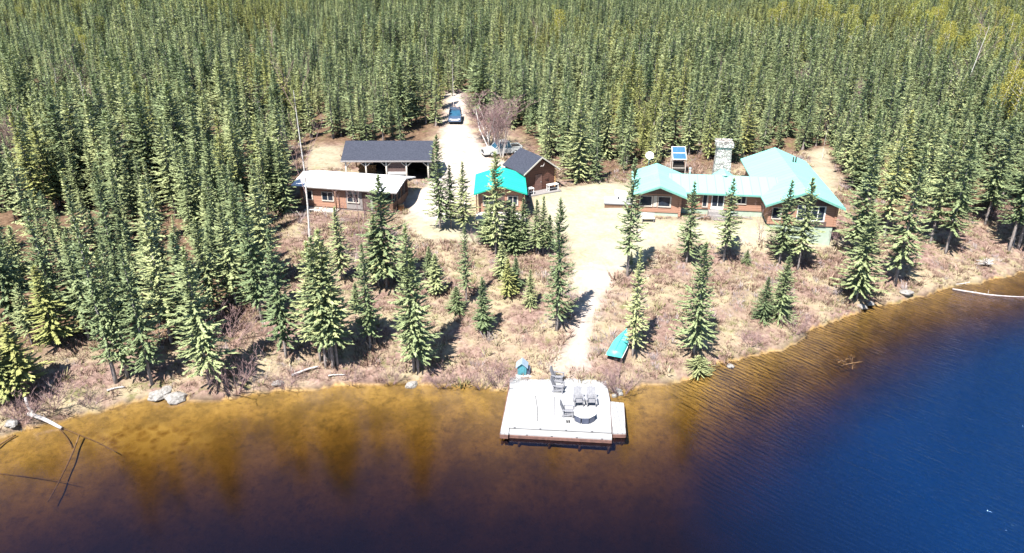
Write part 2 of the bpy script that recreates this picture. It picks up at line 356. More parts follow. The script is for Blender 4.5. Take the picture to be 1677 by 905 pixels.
for k, nm in enumerate(['ground', 'driveway', 'lawn', 'path', 'lake_bed']):
    q = quads[cls == k]; used, inv = np.unique(q, return_inverse=True); q2 = inv.reshape(q.shape)
    me = bpy.data.meshes.new(nm); me.vertices.add(len(used)); me.vertices.foreach_set('co', verts[used].ravel())
    me.loops.add(q2.size); me.loops.foreach_set('vertex_index', q2.ravel()); me.polygons.add(len(q2))
    me.polygons.foreach_set('loop_start', np.arange(0, q2.size, 4)); me.polygons.foreach_set('loop_total', np.full(len(q2), 4))
    me.polygons.foreach_set('use_smooth', np.ones(len(q2), bool)); me.update(calc_edges=True)
    a = me.color_attributes.new('cover', 'FLOAT_COLOR', 'POINT')
    a.data.foreach_set('color', np.column_stack([m_drive, np.maximum(m_lawn, m_yard), m_forest, np.ones_like(m_drive)])[used].ravel())
    wet = np.clip(-(Z-.02)/.06, 0, 1)
    a = me.color_attributes.new('kindmask', 'FLOAT_COLOR', 'POINT')
    a.data.foreach_set('color', np.column_stack([wet, m_nest, np.clip(1-Z/.28, 0, 1)*(Z > -.05), np.ones_like(wet)])[used].ravel())
    me.materials.append(MG); o = bpy.data.objects.new(nm, me); COL.objects.link(o); tag(o, kind='structure')

# ------------------------------------------------------------------ water
def water_material():
    m = bpy.data.materials.new('lake_water'); m.use_nodes = True; nt = m.node_tree; nt.nodes.clear()
    out = nt.nodes.new('ShaderNodeOutputMaterial')
    gl = nt.nodes.new('ShaderNodeBsdfGlossy'); gl.inputs['Roughness'].default_value = .17
    tr = nt.nodes.new('ShaderNodeBsdfTransparent'); fr = nt.nodes.new('ShaderNodeFresnel'); fr.inputs[0].default_value = 1.75
    mx = nt.nodes.new('ShaderNodeMixShader')
    # open, windier water to the right
    tc = nt.nodes.new('ShaderNodeTexCoord'); sp = nt.nodes.new('ShaderNodeSeparateXYZ'); nt.links.new(tc.outputs['Object'], sp.inputs[0])
    n0 = nz(nt, .06, 2, tc.outputs['Object'])
    def mth(op, a, b_, clamp=False):
        n = nt.nodes.new('ShaderNodeMath'); n.operation = op; n.use_clamp = clamp
        for i, q in enumerate((a, b_)):
            if isinstance(q, (int, float)): n.inputs[i].default_value = q
            else: nt.links.new(q, n.inputs[i])
        return n.outputs[0]
    wind = mth('ADD', mth('MULTIPLY', sp.outputs[0], .055), mth('MULTIPLY', n0, .8)); wind = mth('SUBTRACT', wind, .95, True)
    mp = nt.nodes.new('ShaderNodeMapping'); mp.inputs['Rotation'].default_value = (0, 0, R(42)); nt.links.new(tc.outputs['Object'], mp.inputs[0])
    wv = nt.nodes.new('ShaderNodeTexWave'); wv.wave_type = 'BANDS'; wv.bands_direction = 'Y'; wv.inputs['Scale'].default_value = .8
    wv.inputs['Distortion'].default_value = 5; wv.inputs['Detail'].default_value = 3; wv.inputs['Detail Scale'].default_value = .9; nt.links.new(mp.outputs[0], wv.inputs['Vector'])
    mp2 = nt.nodes.new('ShaderNodeMapping'); mp2.inputs['Scale'].default_value = (.35, 1.6, 1); nt.links.new(mp.outputs[0], mp2.inputs[0])
    n1 = nz(nt, 2.2, 4, mp2.outputs[0])
    h = mth('ADD', mth('MULTIPLY', wv.outputs['Fac'], .16), mth('MULTIPLY', n1, 1.0))
    h = mth('MULTIPLY', h, mth('ADD', wind, .012))
    bp = nt.nodes.new('ShaderNodeBump'); bp.inputs['Strength'].default_value = 1; bp.inputs['Distance'].default_value = .125; nt.links.new(h, bp.inputs['Height'])
    nt.links.new(bp.outputs[0], gl.inputs['Normal']); nt.links.new(bp.outputs[0], fr.inputs['Normal'])
    dpa = nt.nodes.new('ShaderNodeAttribute'); dpa.attribute_name = 'open_water_tint'; nt.links.new(mixc(nt, dpa.outputs['Fac'], (.80,.68,.90), (.36,.62,1.0)), gl.inputs['Color']); df = nt.nodes.new('ShaderNodeBsdfDiffuse'); df.inputs[0].default_value = (.003,.045,.19,1)   # reflected sky's colour painted in as region tint; diffuse stands for light scattered back
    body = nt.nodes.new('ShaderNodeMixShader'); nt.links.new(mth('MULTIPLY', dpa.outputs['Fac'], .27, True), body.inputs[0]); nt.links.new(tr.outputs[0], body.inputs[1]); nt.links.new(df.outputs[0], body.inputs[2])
    nt.links.new(fr.outputs[0], mx.inputs[0]); nt.links.new(body.outputs[0], mx.inputs[1]); nt.links.new(gl.outputs[0], mx.inputs[2])
    nt.links.new(mx.outputs[0], out.inputs['Surface'])
    va = nt.nodes.new('ShaderNodeVolumeAbsorption'); va.inputs['Color'].default_value = (.54,.45,.22,1); va.inputs['Density'].default_value = 1.1
    nt.links.new(va.outputs[0], out.inputs['Volume'])
    return m
wx_ = axis_vals(-50, 62, 1.0, -1100, 1100); wy_ = axis_vals(24, 76, 1.0, -450, 230); WX, WY = np.meshgrid(wx_, wy_)
wid = np.arange(WX.size).reshape(WX.shape); tq = np.column_stack([wid[:-1,:-1].ravel(), wid[:-1,1:].ravel(), wid[1:,1:].ravel(), wid[1:,:-1].ravel()]).tolist()
nv = WX.size; rim = list(wid[0,:])+list(wid[1:,-1])+list(wid[-1,-2::-1])+list(wid[-2:0:-1,0]); nr = len(rim)
fl_ = [(float(WX.ravel()[i]), float(WY.ravel()[i]), -14.0) for i in rim]
wv_ = [(float(a), float(b), 0.0) for a, b in zip(WX.ravel(), WY.ravel())]+fl_
wf = [tuple(q) for q in tq]+[(rim[i], nv+i, nv+(i+1) % nr, rim[(i+1) % nr]) for i in range(nr)]+[tuple(nv+i for i in range(nr-1,-1,-1))]
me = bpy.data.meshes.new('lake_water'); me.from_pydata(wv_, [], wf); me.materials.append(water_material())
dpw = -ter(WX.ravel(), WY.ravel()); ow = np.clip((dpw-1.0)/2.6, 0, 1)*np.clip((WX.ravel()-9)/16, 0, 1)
at_ = me.attributes.new('open_water_tint', 'FLOAT', 'POINT'); at_.data.foreach_set('value', np.concatenate([ow, np.zeros(nr)]))
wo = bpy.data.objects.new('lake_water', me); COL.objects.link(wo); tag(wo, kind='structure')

#@@BUILD@@
# ------------------------------------------------------------------ buildings
def windows(parent, face, a, z0, w, h, n=1, y=0, mat='trim', kind='window'):
    """a framed window of n panes; face 'F' looks along -y at plane y, 'R' looks along +x at plane x=y, 'L' along -x"""
    fr = MB(); gl = MB(); t = .07
    def put(mb, u0, u1, v0, v1, d0, d1):
        if face == 'F': mb.b2((u0, y-d1, v0), (u1, y-d0, v1))
        elif face == 'R': mb.b2((y+d0, u0, v0), (y+d1, u1, v1))
        else: mb.b2((y-d1, u0, v0), (y-d0, u1, v1))
    put(fr, a-t, a+w+t, z0+h, z0+h+t, 0, .06); put(fr, a-t, a+w+t, z0-t*1.4, z0, 0, .1)
    for i in range(n+1):
        u = a+w*i/n; tt = t if i in (0, n) else t*.6
        put(fr, u-tt, u+(tt if i else 0) if i < n else u+tt, z0, z0+h, 0, .055)
    put(gl, a, a+w, z0, z0+h, .004, .022)
    f = fr.obj(kind, M[mat], parent); gl.obj('pane', M['glass'], f); return f
def gable_roof(mb, xl, xr, xc, y0, y1, ze, zr, th=.14, axis='Y'):
    """two thick slopes meeting at a ridge that runs along `axis`"""
    pl = [(xl, ze), (xc, zr), (xr, ze), (xr, ze-th), (xc, zr-th), (xl, ze-th)]
    mb.prism(pl, axis, y0, y1)
def at(x, y, dz=0): return (x, y, tz(x, y)+dz)

# --- long main lodge
HX, HY, HA = 13.0, 72.5, R(-8)
house = thing('lodge', 'long log house with pale mint green metal roofs and two front gables', 'house', (HX, HY, 0), HA)
def hw(lx, ly):
    return HX+lx*math.cos(HA)-ly*math.sin(HA), HY+lx*math.sin(HA)+ly*math.cos(HA)
# left wing
FL = 4.75
def walls_gable(x0, x1, y0, y1, zf, ze, zr, xc, parent, mat='log_orange', gmat='gable_brown', axis='Y', th=.16):
    w = MB(); w.b2((x0, y0, zf), (x1, y1, ze)); w.obj('wall', M[mat], parent)
    g = MB()
    k0 = (zr-ze)
    g.prism([(x0, ze), (xc, ze+k0*.93), (x1, ze)], axis, (y0 if axis == 'Y' else x0), (y1 if axis == 'Y' else x1)); g.obj('gable', M[gmat], parent)
ZB = 2.0
walls_gable(0, 4.4, 0, 7.2, FL, 6.72, 7.72, 2.2, house)
walls_gable(13.2, 19.6, -.9, 15.0, 4.35, 6.5, 7.95, 16.35, house)
w = MB(); w.b2((4.41, 1.75, FL), (13.19, 7.0, 6.6)); w.obj('wall', M['log_orange'], house)
w = MB(); w.b2((.08, .08, ZB), (4.32, 7.1, FL)); w.b2((4.33, 1.85, ZB), (13.27, 6.9, FL-.003)); w.b2((13.28, -.8, ZB), (19.52, 14.9, 4.35)); w.obj('skirting', M['skirt'], house)
r = MB(); gable_roof(r, -.55, 4.95, 2.2, -1.0, 7.7, 6.85, 7.9); r.obj('roof', M['roof_mint'], house)
r = MB(); gable_roof(r, 12.55, 20.15, 16.35, -1.75, 15.8, 6.6, 8.15); r.obj('roof', M['roof_mint'], house)
# middle roof, its ridge along x; ends tucked under the wings' slopes
r = MB(); r.prism([(1.15, 6.66), (4.4, 7.72), (7.6, 6.66), (7.6, 6.52), (4.4, 7.58), (1.15, 6.52)], 'X', 3.3, 14.6); mr = r.obj('roof', M['roof_mint_x'], house)
# a cricket behind the ridge where the chimney stands
r = MB(); r.add([(8.1, 5.2, 7.5), (10.4, 5.2, 7.5), (9.25, 4.3, 7.98), (9.25, 6.4, 7.98), (8.1, 6.4, 7.2), (10.4, 6.4, 7.2), (9.25, 3.9, 7.8)], [(0,6,2),(6,1,2),(0,2,3,4),(2,1,5,3),(4,3,5)]); r.obj('cricket', M['roof_mint'], house)
# fascias
f = MB()
for xl, xr, xc, y, ze, zr in ((-.55, 4.95, 2.2, -1.0, 6.85, 7.9), (12.55, 20.15, 16.35, -1.75, 6.6, 8.15)):
    for a, b in ((xl, xc), (xr, xc)):
        f.prism([(a, ze-.02), (b, zr-.02), (b, zr-.24), (a, ze-.24)], 'Y', y-.04, y-.003)
f.b2((4.96, 1.08, 6.5), (12.54, 1.147, 6.68)); f.obj('fascia', M['trim_green'], house)
# vents on the east wing roof
v = MB(); v.tube([(17.6, 11.3, 7.5), (17.6, 11.3, 8.2)], [.09, .09], 8); v.obj('vent_pipe', M['dark'], house)
v = MB(); v.tube([(18.0, 11.8, 7.4), (18.0, 11.8, 8.1)], [.09, .09], 8); v.obj('vent_pipe', M['dark'], house)
v = MB(); v.tube([(5.6, 5.0, 7.3), (5.6, 5.0, 8.15)], [.1, .1], 8); v.tube([(5.6, 5.0, 8.15), (5.6, 5.0, 8.3)], [.17, .12], 8); v.obj('vent_pipe', M['metal'], house)
# windows
windows(house, 'F', .32, 5.45, 1.22, 1.0, 1, 0, 'post_pale'); windows(house, 'F', 2.2, 5.45, 1.22, 1.0, 1, 0, 'post_pale')
tr = MB(); tr.b2((1.68, -.08, 5.35), (2.05, -.003, 6.55)); tr.obj('window_trim', M['post_pale'], house)
windows(house, 'F', 6.9, 5.05, .45, 1.25, 1, 1.75, 'post_pale')
d = MB(); d.b2((7.75, 1.70, FL+.02), (9.05, 1.747, 6.5)); dd = d.obj('door', M['trim'], house)
g = MB(); g.b2((7.85, 1.67, FL+.4), (8.36, 1.695, 6.35)); g.b2((8.44, 1.67, FL+.4), (8.95, 1.695, 6.35)); g.obj('pane', M['glass'], dd)
windows(house, 'F', 10.3, 5.55, .95, .75, 2, 1.75, 'post_pale')
windows(house, 'F', 13.5, 5.0, .8, 1.1, 1, -.9, 'post_pale'); windows(house, 'F', 15.9, 4.95, 2.6, 1.45, 4, -.9, 'trim')
windows(house, 'R', 2.0, 5.1, 1.5, 1.1, 2, 19.6, 'trim'); windows(house, 'R', 8.0, 5.1, 1.5, 1.1, 2, 19.6, 'trim'); windows(house, 'L', 1.0, 5.45, 1.2, 1.0, 1, 0, 'post_pale')
sd = MB(); sd.b2((15.7, -.95, 4.36), (18.8, -.903, 4.85)); sd.obj('window_skirt', M['gable_brown'], house)
for x, y in ((0,0),(4.4,0),(13.2,-.9),(19.6,-.9)):
    cp = MB(); cp.box((x, y, 5.55), (.24, .24, 2.3)); cp.obj('corner_post', M['log_orange'], house)
st = MB(); st.b2((7.5, .9, 4.2), (9.3, 1.72, 4.72)); st.b2((7.5, .5, 3.6), (9.3, .9, 4.45)); st.b2((7.5, .1, 3.2), (9.3, .5, 4.2)); st.obj('step', M['wood_grey'], house)
# stone chimney
c = MB(); c.prism([(8.3, 3.5), (10.55, 3.5), (10.3, 7.2), (10.12, 9.9), (8.62, 9.9), (8.5, 7.2)], 'Y', 7.75, 9.2); ch = c.obj('chimney', M['stone'], house, .06)
c = MB(); c.b2((8.45, 7.6, 9.9), (10.3, 9.35, 10.35)); 
for i in range(9):
    a = random.random()
    c.box((8.55+i*.2, 7.75+a*.15, 10.42), (.2, .24, .22+a*.12), a); c.box((8.55+i*.2, 9.2-a*.15, 10.42), (.2, .24, .2+a*.14), a*2)
c.obj('chimney_cap', M['stone'], ch)

# satellite dish on its mast behind the west gable
x, y = hw(1.3, 8.1); t = thing('satellite_dish', 'round white satellite dish on a mast behind the west end of the long house', 'satellite dish', at(x, y))
zz = 8.25-t.location.z
m = MB(); m.tube([(0,0,0), (0,0,zz), (0,-.12,zz+.3)], [.05, .05, .05], 8); m.obj('mast', M['metal'], t)
d = MB(); n = 20; rr = .46; aim = Matrix.Translation((0, -.15, zz+.4)) @ Matrix.Rotation(R(55), 4, 'X')
vs = []; rings = 5
for j in range(rings+1):
    for k in range(n):
        q = rr*j/rings; vs.append(aim @ Vector((q*math.cos(2*math.pi*k/n), q*math.sin(2*math.pi*k/n), .35*q*q)))
fs = [(j*n+k, j*n+(k+1) % n, (j+1)*n+(k+1) % n, (j+1)*n+k) for j in range(rings) for k in range(n)]
vs2 = [v-(aim.to_3x3() @ Vector((0,0,.03))) for v in vs]
d.add(vs, fs, True); d.add(vs2, [f[::-1] for f in fs], True); d.obj('dish', M['white'], t)
a = MB(); a.tube([aim @ Vector((0,-.6,.12)), aim @ Vector((0,-.15,.55))], [.02, .02], 6); a.box(aim @ Vector((0,-.1,.58)), (.12,.12,.14)); a.obj('feed_arm', M['metal'], t)

# solar panel stand
sx, sy = U(1110, 274, 5.1); t = thing('solar_panel_stand', 'tall stand carrying two blue solar panels above an open box, behind the house', 'solar stand', at(sx, sy), R(-3))
p = MB()
for qx in (-.8, .8):
    for qy, hh in ((-.7, 1.9), (.7, 2.9)): p.box((qx, qy, hh/2), (.09, .09, hh))
    p.tube([(qx, -.85, 1.85), (qx, .9, 3.0)], [.05, .05], 4)
p.box((0,-.7,.9), (1.6,.06,.08)); p.box((0,.7,1.5), (1.6,.06,.08)); p.obj('frame', M['post_pale'], t)
for k in range(2):
    q = MB(); cy = -.42+.86*k; q.box((0, cy, 1.98+.66*(cy+.85)), (1.62, 1.0*.9, .05), 0, R(33.5)); so = q.obj('solar_panel', M['solar'], t)
    q = MB()
    for s_ in (-1, 1):
        q.box((0, cy+s_*.42, 2.01+.66*(cy+.85+s_*.42)), (1.7, .06, .06), 0, R(33.5)); q.box((s_*.82, cy, 2.01+.66*(cy+.85)), (.06, 1.0*.98, .06), 0, R(33.5))
    q.obj('panel_rim', M['white'], so)
q = MB(); q.b2((-.7,-.4,.1), (.7,.6,1.45)); q.obj('dark_opening', M['dark'], t)  # solid block coloured dark for the shaded opening under the panels

# platform and hot tub left of the house
px0, py0 = U(1012, 327, 4.6); zt = tz(px0, py0)
t = thing('patio_platform', 'low white boarded platform at the west end of the long house', 'platform', (px0, py0, zt), R(-8))
q = MB(); q.b2((-1.5,-1.3,.3), (1.5,1.3,.42)); q.obj('boards', M['deck'], t)
q = MB(); q.b2((-1.42,-1.22,-.3), (1.42,1.22,.298)); q.obj('base', M['wood_brown'], t)
t = thing('hot_tub', 'white boxy hot tub with a round dark port, on the platform beside the house', 'hot tub', (px0+.35, py0+.35, zt+.42), R(-8))
q = MB(); q.b2((-.62,-.62,0), (.62,.62,.72)); q.obj('shell', M['white'], t, .05)
q = MB(); q.b2((-.68,-.68,.722), (.68,.68,.84)); q.obj('cover', M['trim'], t, .04)
q = MB(); q.tube([(-.25,-.66,.36), (-.25,-.622,.36)], [.12,.12], 12); q.obj('port', M['black'], t)
# bench before the west gable
bx, by, bz = G(1061, 363); t = thing('garden_bench', 'white wooden bench standing on the lawn in front of the west gable', 'bench', (bx, by, bz), R(-8))
q = MB()
for k in range(4): q.b2((-.65, -.22+k*.115, .43), (.65, -.125+k*.115, .47))
q.obj('seat', M['white'], t)
q = MB()
for k in range(3): q.b2((-.65, .25, .56+k*.12), (.65, .28, .65+k*.12))
q.obj('backrest', M['white'], t)
for sx_ in (-.58, .58):
    q = MB(); q.b2((sx_-.03,-.2,0), (sx_+.03,-.14,.428)); q.b2((sx_-.03,.2,0), (sx_+.03,.248,.9)); q.b2((sx_-.03,-.135,.3), (sx_+.03,.195,.36)); q.obj('leg', M['wood_grey'], t)

# --- open carport with dark shingle roof
cz = tz(-14.6, 85)-.05
t = thing('open_shed', 'open timber pole shed with a long dark slate roof behind the white roofed building', 'shed', (-19.6, 83.5, cz))
CPZ = 7.3-cz; L = 9.85
q = MB(); q.prism([(-.35, CPZ), (3.0, CPZ+1.5), (6.3, CPZ), (6.3, CPZ-.13), (3.0, CPZ+1.37), (-.35, CPZ-.13)], 'X', -.35, L+.35); q.obj('roof', M['roof_dark'], t)
q = MB(); q.b2((-.4, -.40, CPZ-.2), (L+.4, -.353, CPZ-.02)); q.obj('fascia', M['wood_grey'], t)
for k, xk in enumerate((.1, 2.45, 4.85, 7.2, L-.1)):
    q = MB(); q.tube([(xk, 0, -.3), (xk, 0, CPZ-.12)], [.11, .1], 8)
    for s_ in (-1, 1):
        if 0 < xk+s_*.8 < L: q.tube([(xk, 0, CPZ-.9), (xk+s_*.75, 0, CPZ-.18)], [.06, .06], 6)
    q.obj('post', M['post_pale'], t)
    q = MB(); q.tube([(xk, 5.8, -.3), (xk, 5.8, CPZ-.1)], [.1, .1], 8); q.obj('post', M['wood_brown'], t)
q = MB(); q.tube([(0,0,CPZ-.22),(L,0,CPZ-.22)], [.09,.09], 6); q.tube([(0,5.8,CPZ-.22),(L,5.8,CPZ-.22)], [.09,.09], 6)
q.tube([(0,3,CPZ+1.25),(L,3,CPZ+1.25)], [.09,.09], 6); q.obj('beam', M['wood_brown'], t)
q = MB(); q.b2((2.2,5.7,-.3), (L,5.78,CPZ-.3)); q.b2((L-.06,.3,-.3), (L,5.6,CPZ-.2)); q.obj('back_wall', M['dark'], t)
q = MB(); q.b2((4.95,.1,1.15), (7.1,.16,CPZ-.32)); q.b2((4.95,.17,-.2),(5.0,4.5,1.9)); q.obj('partition', M['gable_brown'], t)
q = MB(); q.b2((4.95,.02,1.02), (7.1,.22,1.3)); q.obj('counter', M['white'], t)
for xk in (-.05, L+.05): MB().prism([(0, CPZ-.14), (3.0, CPZ+1.2), (6.0, CPZ-.14)], 'X', xk-.04, xk+.04).obj('gable', M['gable_brown'], t)
# stacked stuff inside: firewood
t2 = thing('firewood_stack', 'stack of split firewood under the west bay of the open shed', 'firewood', (-17.6, 86.5, tz(-17.6, 86.5)))
q = MB()
for i in range(9):
    for j in range(6):
        q.tube([(-1.0+i*.24+(j % 2)*.1, -.25+random.random()*.05, .1+j*.2), (-1.0+i*.24+(j % 2)*.1, .3, .1+j*.2)], [.11,.11], 6, False)
q.obj('log_pile', M['wood_tan'], t2)

# --- long building with white roof
WA = R(-12.5); wx, wy = -12.9, 75.3; wz = 3.7
t = thing('long_cabin', 'long orange log building under a white sheet roof with a screened porch at its end', 'cabin', (wx, wy, 0), WA)
L = 10.8; D = 4.9
q = MB(); q.b2((-L, 0, wz), (-5.42, D, 6.05)); q.obj('wall', M['log_orange'], t)
q = MB(); q.b2((-5.415, .01, wz), (-2.31, D, 6.05)); q.obj('wall', M['wood_grey'], t)['label'] = 'weathered grey boarded wall section'
q = MB(); q.b2((-L+.1, .1, 2.4), (.0, D-.1, wz-.003)); q.obj('foundation', M['wood_grey'], t)
q = MB(); gable_roof(q, -.62, D+.62, D/2, -L-.7, .75, 6.12, 6.85, .12, 'X'); q.obj('roof', M['roof_white'], t)
q = MB(); q.b2((-L-.7,-.66,5.98), (.75,-.623,6.1)); q.obj('gutter', M['wood_grey'], t)
for xk in (-.06, -L): MB().prism([(0, 6.05), (D/2, 6.70), (D, 6.05)], 'X', xk, xk+.06).obj('gable', M['gable_brown'], t)
for x, y in ((-.08,.08),(-.08,1.5),(-.08,2.9),(-.08,D-.08),(-1.2,.08)):
    q = MB(); q.box((x, y, (wz+6.05)/2), (.12,.12,6.05-wz)); q.obj('post', M['wood_brown'], t)
q = MB(); q.b2((-2.3,.03,wz), (-.15,.10,wz+.85)); q.b2((-.12,.15,wz),(-.05,D-.15,wz+.85)); q.obj('porch_rail', M['wood_brown'], t)
q = MB(); q.b2((-2.28,.05,6.0), (-.14,.13,6.08)); q.b2((-.12,.16,5.95),(-.02,D-.14,6.05))
for k in range(9): q.b2((-.10,.3+k*.45,wz+.86), (-.06,.34+k*.45,5.95))
q.obj('screen_frame', M['wood_grey'], t)
q = MB(); q.b2((-2.28,D-.16,wz), (-.14,D-.05,6.0)); q.obj('back_wall', M['gable_brown'], t)
windows(t, 'F', -5.2, wz+.8, 1.3, .9, 2, 0, 'post_pale'); windows(t, 'F', -8.2, wz+.8, 1.3, .9, 2, 0, 'post_pale'); windows(t, 'F', -10.3, wz+.8, .9, .9, 1, 0, 'post_pale')
q = MB(); q.b2((-3.5,-.05,wz), (-2.6,-.003,6.0)); q.obj('door', M['gable_brown'], t)
for xk in (-6.4, -9.9): MB().tube([(xk, -.5, 6.05), (xk, -.5, 3.6)], [.07,.07], 6).obj('eave_post', M['wood_brown'], t)
q = MB(); q.b2((-9.9,-1.3,wz-.25), (-6.2,-.1,wz-.05)); q.obj('step', M['post_pale'], t)
x, y, z = G(657, 345); b = thing('wooden_tub', 'orange brown wooden tub on the pale ground by the porch corner', 'tub', (x, y, z))
q = MB(); q.tube([(0,0,0),(0,0,.35),(0,0,.7)], [.3,.36,.34], 12); q.obj('staves', M['rust'], b)
q = MB(); q.tube([(0,0,.702),(0,0,.74)], [.33,.33], 12); q.obj('lid', M['wood_tan'], b)
q = MB()
for zz in (.15,.55): q.tube([(0,0,zz),(0,0,zz+.05)], [.365,.37], 12)
q.obj('hoop', M['wood_brown'], b)

# --- small cabin with vivid teal roof
t = thing('small_cabin', 'small orange log cabin with a bright teal metal roof half hidden by spruces', 'cabin', (-4.0, 72.9, 0), R(1))
fz = 4.3
q = MB(); q.b2((.45, .7, fz), (5.15, 6.9, 6.45)); q.obj('wall', M['log_orange'], t)
q = MB(); q.prism([(.45, 6.45), (2.8, 7.15), (5.15, 6.45)], 'Y', .7, 6.9); q.obj('gable', M['log_orange'], t)
q = MB(); gable_roof(q, 0, 5.6, 2.8, 0, 7.3, 6.5, 7.4); q.obj('roof', M['roof_teal'], t)
q = MB(); q.b2((.2,-1.7,fz-.15), (5.4,.69,fz)); q.obj('deck', M['post_pale'], t)
q = MB(); q.b2((.55,.8,2.6),(5.05,6.8,fz-.003)); q.obj('foundation', M['dark'], t)
for x in (.3, 2.8, 5.3):
    q = MB(); q.box((x,-1.55,3.4), (.13,.13,1.5)); q.obj('deck_post', M['wood_brown'], t)
for x in (.3, 5.3):
    q = MB(); q.box((x,.15,5.35), (.13,.13,2.1)); q.obj('post', M['wood_brown'], t)
windows(t, 'F', 1.0, 5.1, 1.1, .9, 2, .7, 'post_pale'); windows(t, 'F', 3.6, 5.1, 1.0, .9, 2, .7, 'post_pale')
q = MB(); q.b2((2.45,.64,fz), (3.2,.697,6.25)); q.obj('door', M['gable_brown'], t)
windows(t, 'R', 3.0, 5.1, 1.0, .8, 1, 5.15, 'post_pale')
q = MB()
for k in range(5): q.b2((1.9,-2.0-k*.28,fz-.32-k*.22), (3.7,-1.72-k*.28,fz-.26-k*.22))
q.obj('step', M['post_pale'], t)

# --- dark log cabin
lz = tz(2.6, 80.5)+.05; LA = R(30)
t = thing('log_cabin', 'dark brown log cabin with a charcoal shingle roof and red brown plank door', 'cabin', (1.35, 79.3, 0), LA)
W_ = 4.1; D = 3.9
q = MB(); q.b2((0,0,lz), (W_,D,6.95)); q.obj('wall', M['log_dark'], t)
q = MB(); q.prism([(0, 6.95), (W_/2, 8.35), (W_, 6.95)], 'Y', 0, D); q.obj('gable', M['log_dark'], t)
q = MB(); q.b2((.05,.05,3.8),(W_-.05,D-.05,lz-.003)); q.obj('foundation', M['rock'], t)
q = MB(); gable_roof(q, -.35, W_+.35, W_/2, -.55, D+.4, 6.9, 8.6, .12); q.obj('roof', M['roof_dark'], t)
q = MB()
for a, b in ((-.37, W_/2), (W_+.37, W_/2)): q.prism([(a, 6.9), (b, 8.61), (b, 8.44), (a, 6.73)], 'Y', -.6, -.553)
q.obj('fascia', M['post_pale'], t)
q = MB(); q.b2((1.45,-.06,lz), (2.35,-.003,lz+1.85)); dd = q.obj('door', M['fascia'], t)
q = MB(); q.box((2.2,-.09,lz+.95),(.05,.05,.12)); q.obj('handle', M['metal'], dd)
q = MB(); q.tube([(W_/2-.28,-.62,7.55),(W_/2-.1,-.66,7.62),(W_/2,-.62,7.5),(W_/2+.12,-.66,7.66),(W_/2+.22,-.62,7.95)], [.03,.045,.06,.045,.025], 6); q.obj('antler', M['driftwood'], t)
q = MB(); q.b2((-.1,-1.35,lz-.5), (W_+.1,-.01,lz-.01)); q.obj('porch_floor', M['wood_grey'], t)
for y, x in ((0,-.09),(0,W_+.09),(D,-.09),(D,W_+.09)):
    q = MB()
    for k in range(8): q.tube([(x-.12, y+(-.05 if y else .05), lz+.15+k*.26), (x+.12, y+(-.05 if y else .05), lz+.15+k*.26)], [.11,.11], 6)
    q.obj('log_end', M['wood_tan'], t)
def lw(lx, ly): return 1.35+lx*math.cos(LA)-ly*math.sin(LA), 79.3+lx*math.sin(LA)+ly*math.cos(LA)
def small_table(loc, rz, w, label):
    t = thing('side_table', label, 'table', loc, rz)
    q = MB(); q.b2((-w/2,-.3,.66), (w/2,.3,.72)); q.obj('tabletop', M['white'], t, .02)
    for a in (-1,1):
        for b in (-1,1):
            q = MB(); q.box((a*(w/2-.07), b*.23, .33), (.07,.07,.66)); q.obj('leg', M['white'], t)
    q = MB(); q.b2((-w/2+.1,-.25,.25),(w/2-.1,.25,.29)); q.obj('shelf', M['chair'], t)
    return t
x, y = lw(3.35,-.75); small_table((x,y,lz-.01), LA, 1.35, 'white side table right of the plank door of the dark log cabin')
x, y = lw(.35,-.75); small_table((x,y,lz-.01), LA, .8, 'small white side table left of the plank door of the dark log cabin')

# --- dock
dk = thing('boat_dock', 'wide white boarded dock on the water with a lower front step', 'dock', (3.0, 44.0, 0))
Z0 = .52
def P2(px, py, z=Z0):
    a, b = U(px, py, z); return (a-3.0, b-44.0)
def slab(name, pts, z, th, mat):
    q = MB(); q.prism(pts, 'Z', z-th, z); return q.obj(name, M[mat], dk)
slab('deck_boards', [P2(873.5,600.7), P2(989,607.7), P2(998.5,652), P2(1001.5,707), P2(833,698.5), P2(841,635), P2(834.5,635), P2(835,617.6), P2(872,611)], Z0, .1, 'deck')
slab('side_walk', [P2(834,635.5), P2(840.6,635.5), P2(832.6,709.2), P2(819,708.2)], Z0-.04, .1, 'deck_x')
slab('front_step', [P2(833,699.2,.32), P2(1001.8,707.6,.32), P2(1002,719,.32), P2(833,710,.32)], .34, .1, 'deck')
slab('side_platform', [P2(999.2,657,.4), P2(1021.7,659.4,.4), P2(1024.7,709,.4), P2(1003.4,709,.4)], .40, .1, 'deck_x')
q = MB()
def beam(a, b, z0, z1, w=.1):
    a = Vector((*a, 0)); b = Vector((*b, 0)); d = (b-a); L_ = d.length
    q.box(((a.x+b.x)/2, (a.y+b.y)/2, (z0+z1)/2), (L_, w, z1-z0), math.atan2(d.y, d.x))
beam(P2(833,710,.32), P2(1002,719,.32), .02, .235, .12); beam(P2(819,708.2), P2(832,709.2), .1, .37); beam(P2(1003.4,709,.4), P2(1024.7,709,.4), .05, .295)
beam(P2(1024.4,709,.4), P2(1021.4,659.4,.4), .05, .295); beam(P2(819.5,708), P2(835.5,620), .1, .37); beam(P2(989,608), P2(998.3,652), .1, .41); beam(P2(998.3,652), P2(1001.6,706), .1, .41)
q.obj('fascia', M['fascia'], dk)
for px_, py_ in ((822,704),(850,706),(900,708),(950,711),(998,714),(1007,704),(1020,704),(1000,660),(990,612),(838,640),(838,622),(900,660),(950,660),(1018,664)):
    a, b = P2(px_, py_, .3); q = MB(); zb = float(ter(a+3, b+44)[0])-.2
    q.tube([(a, b, zb), (a, b, .235)], [.09,.09], 7); q.obj('pile', M['wood_brown'], dk)
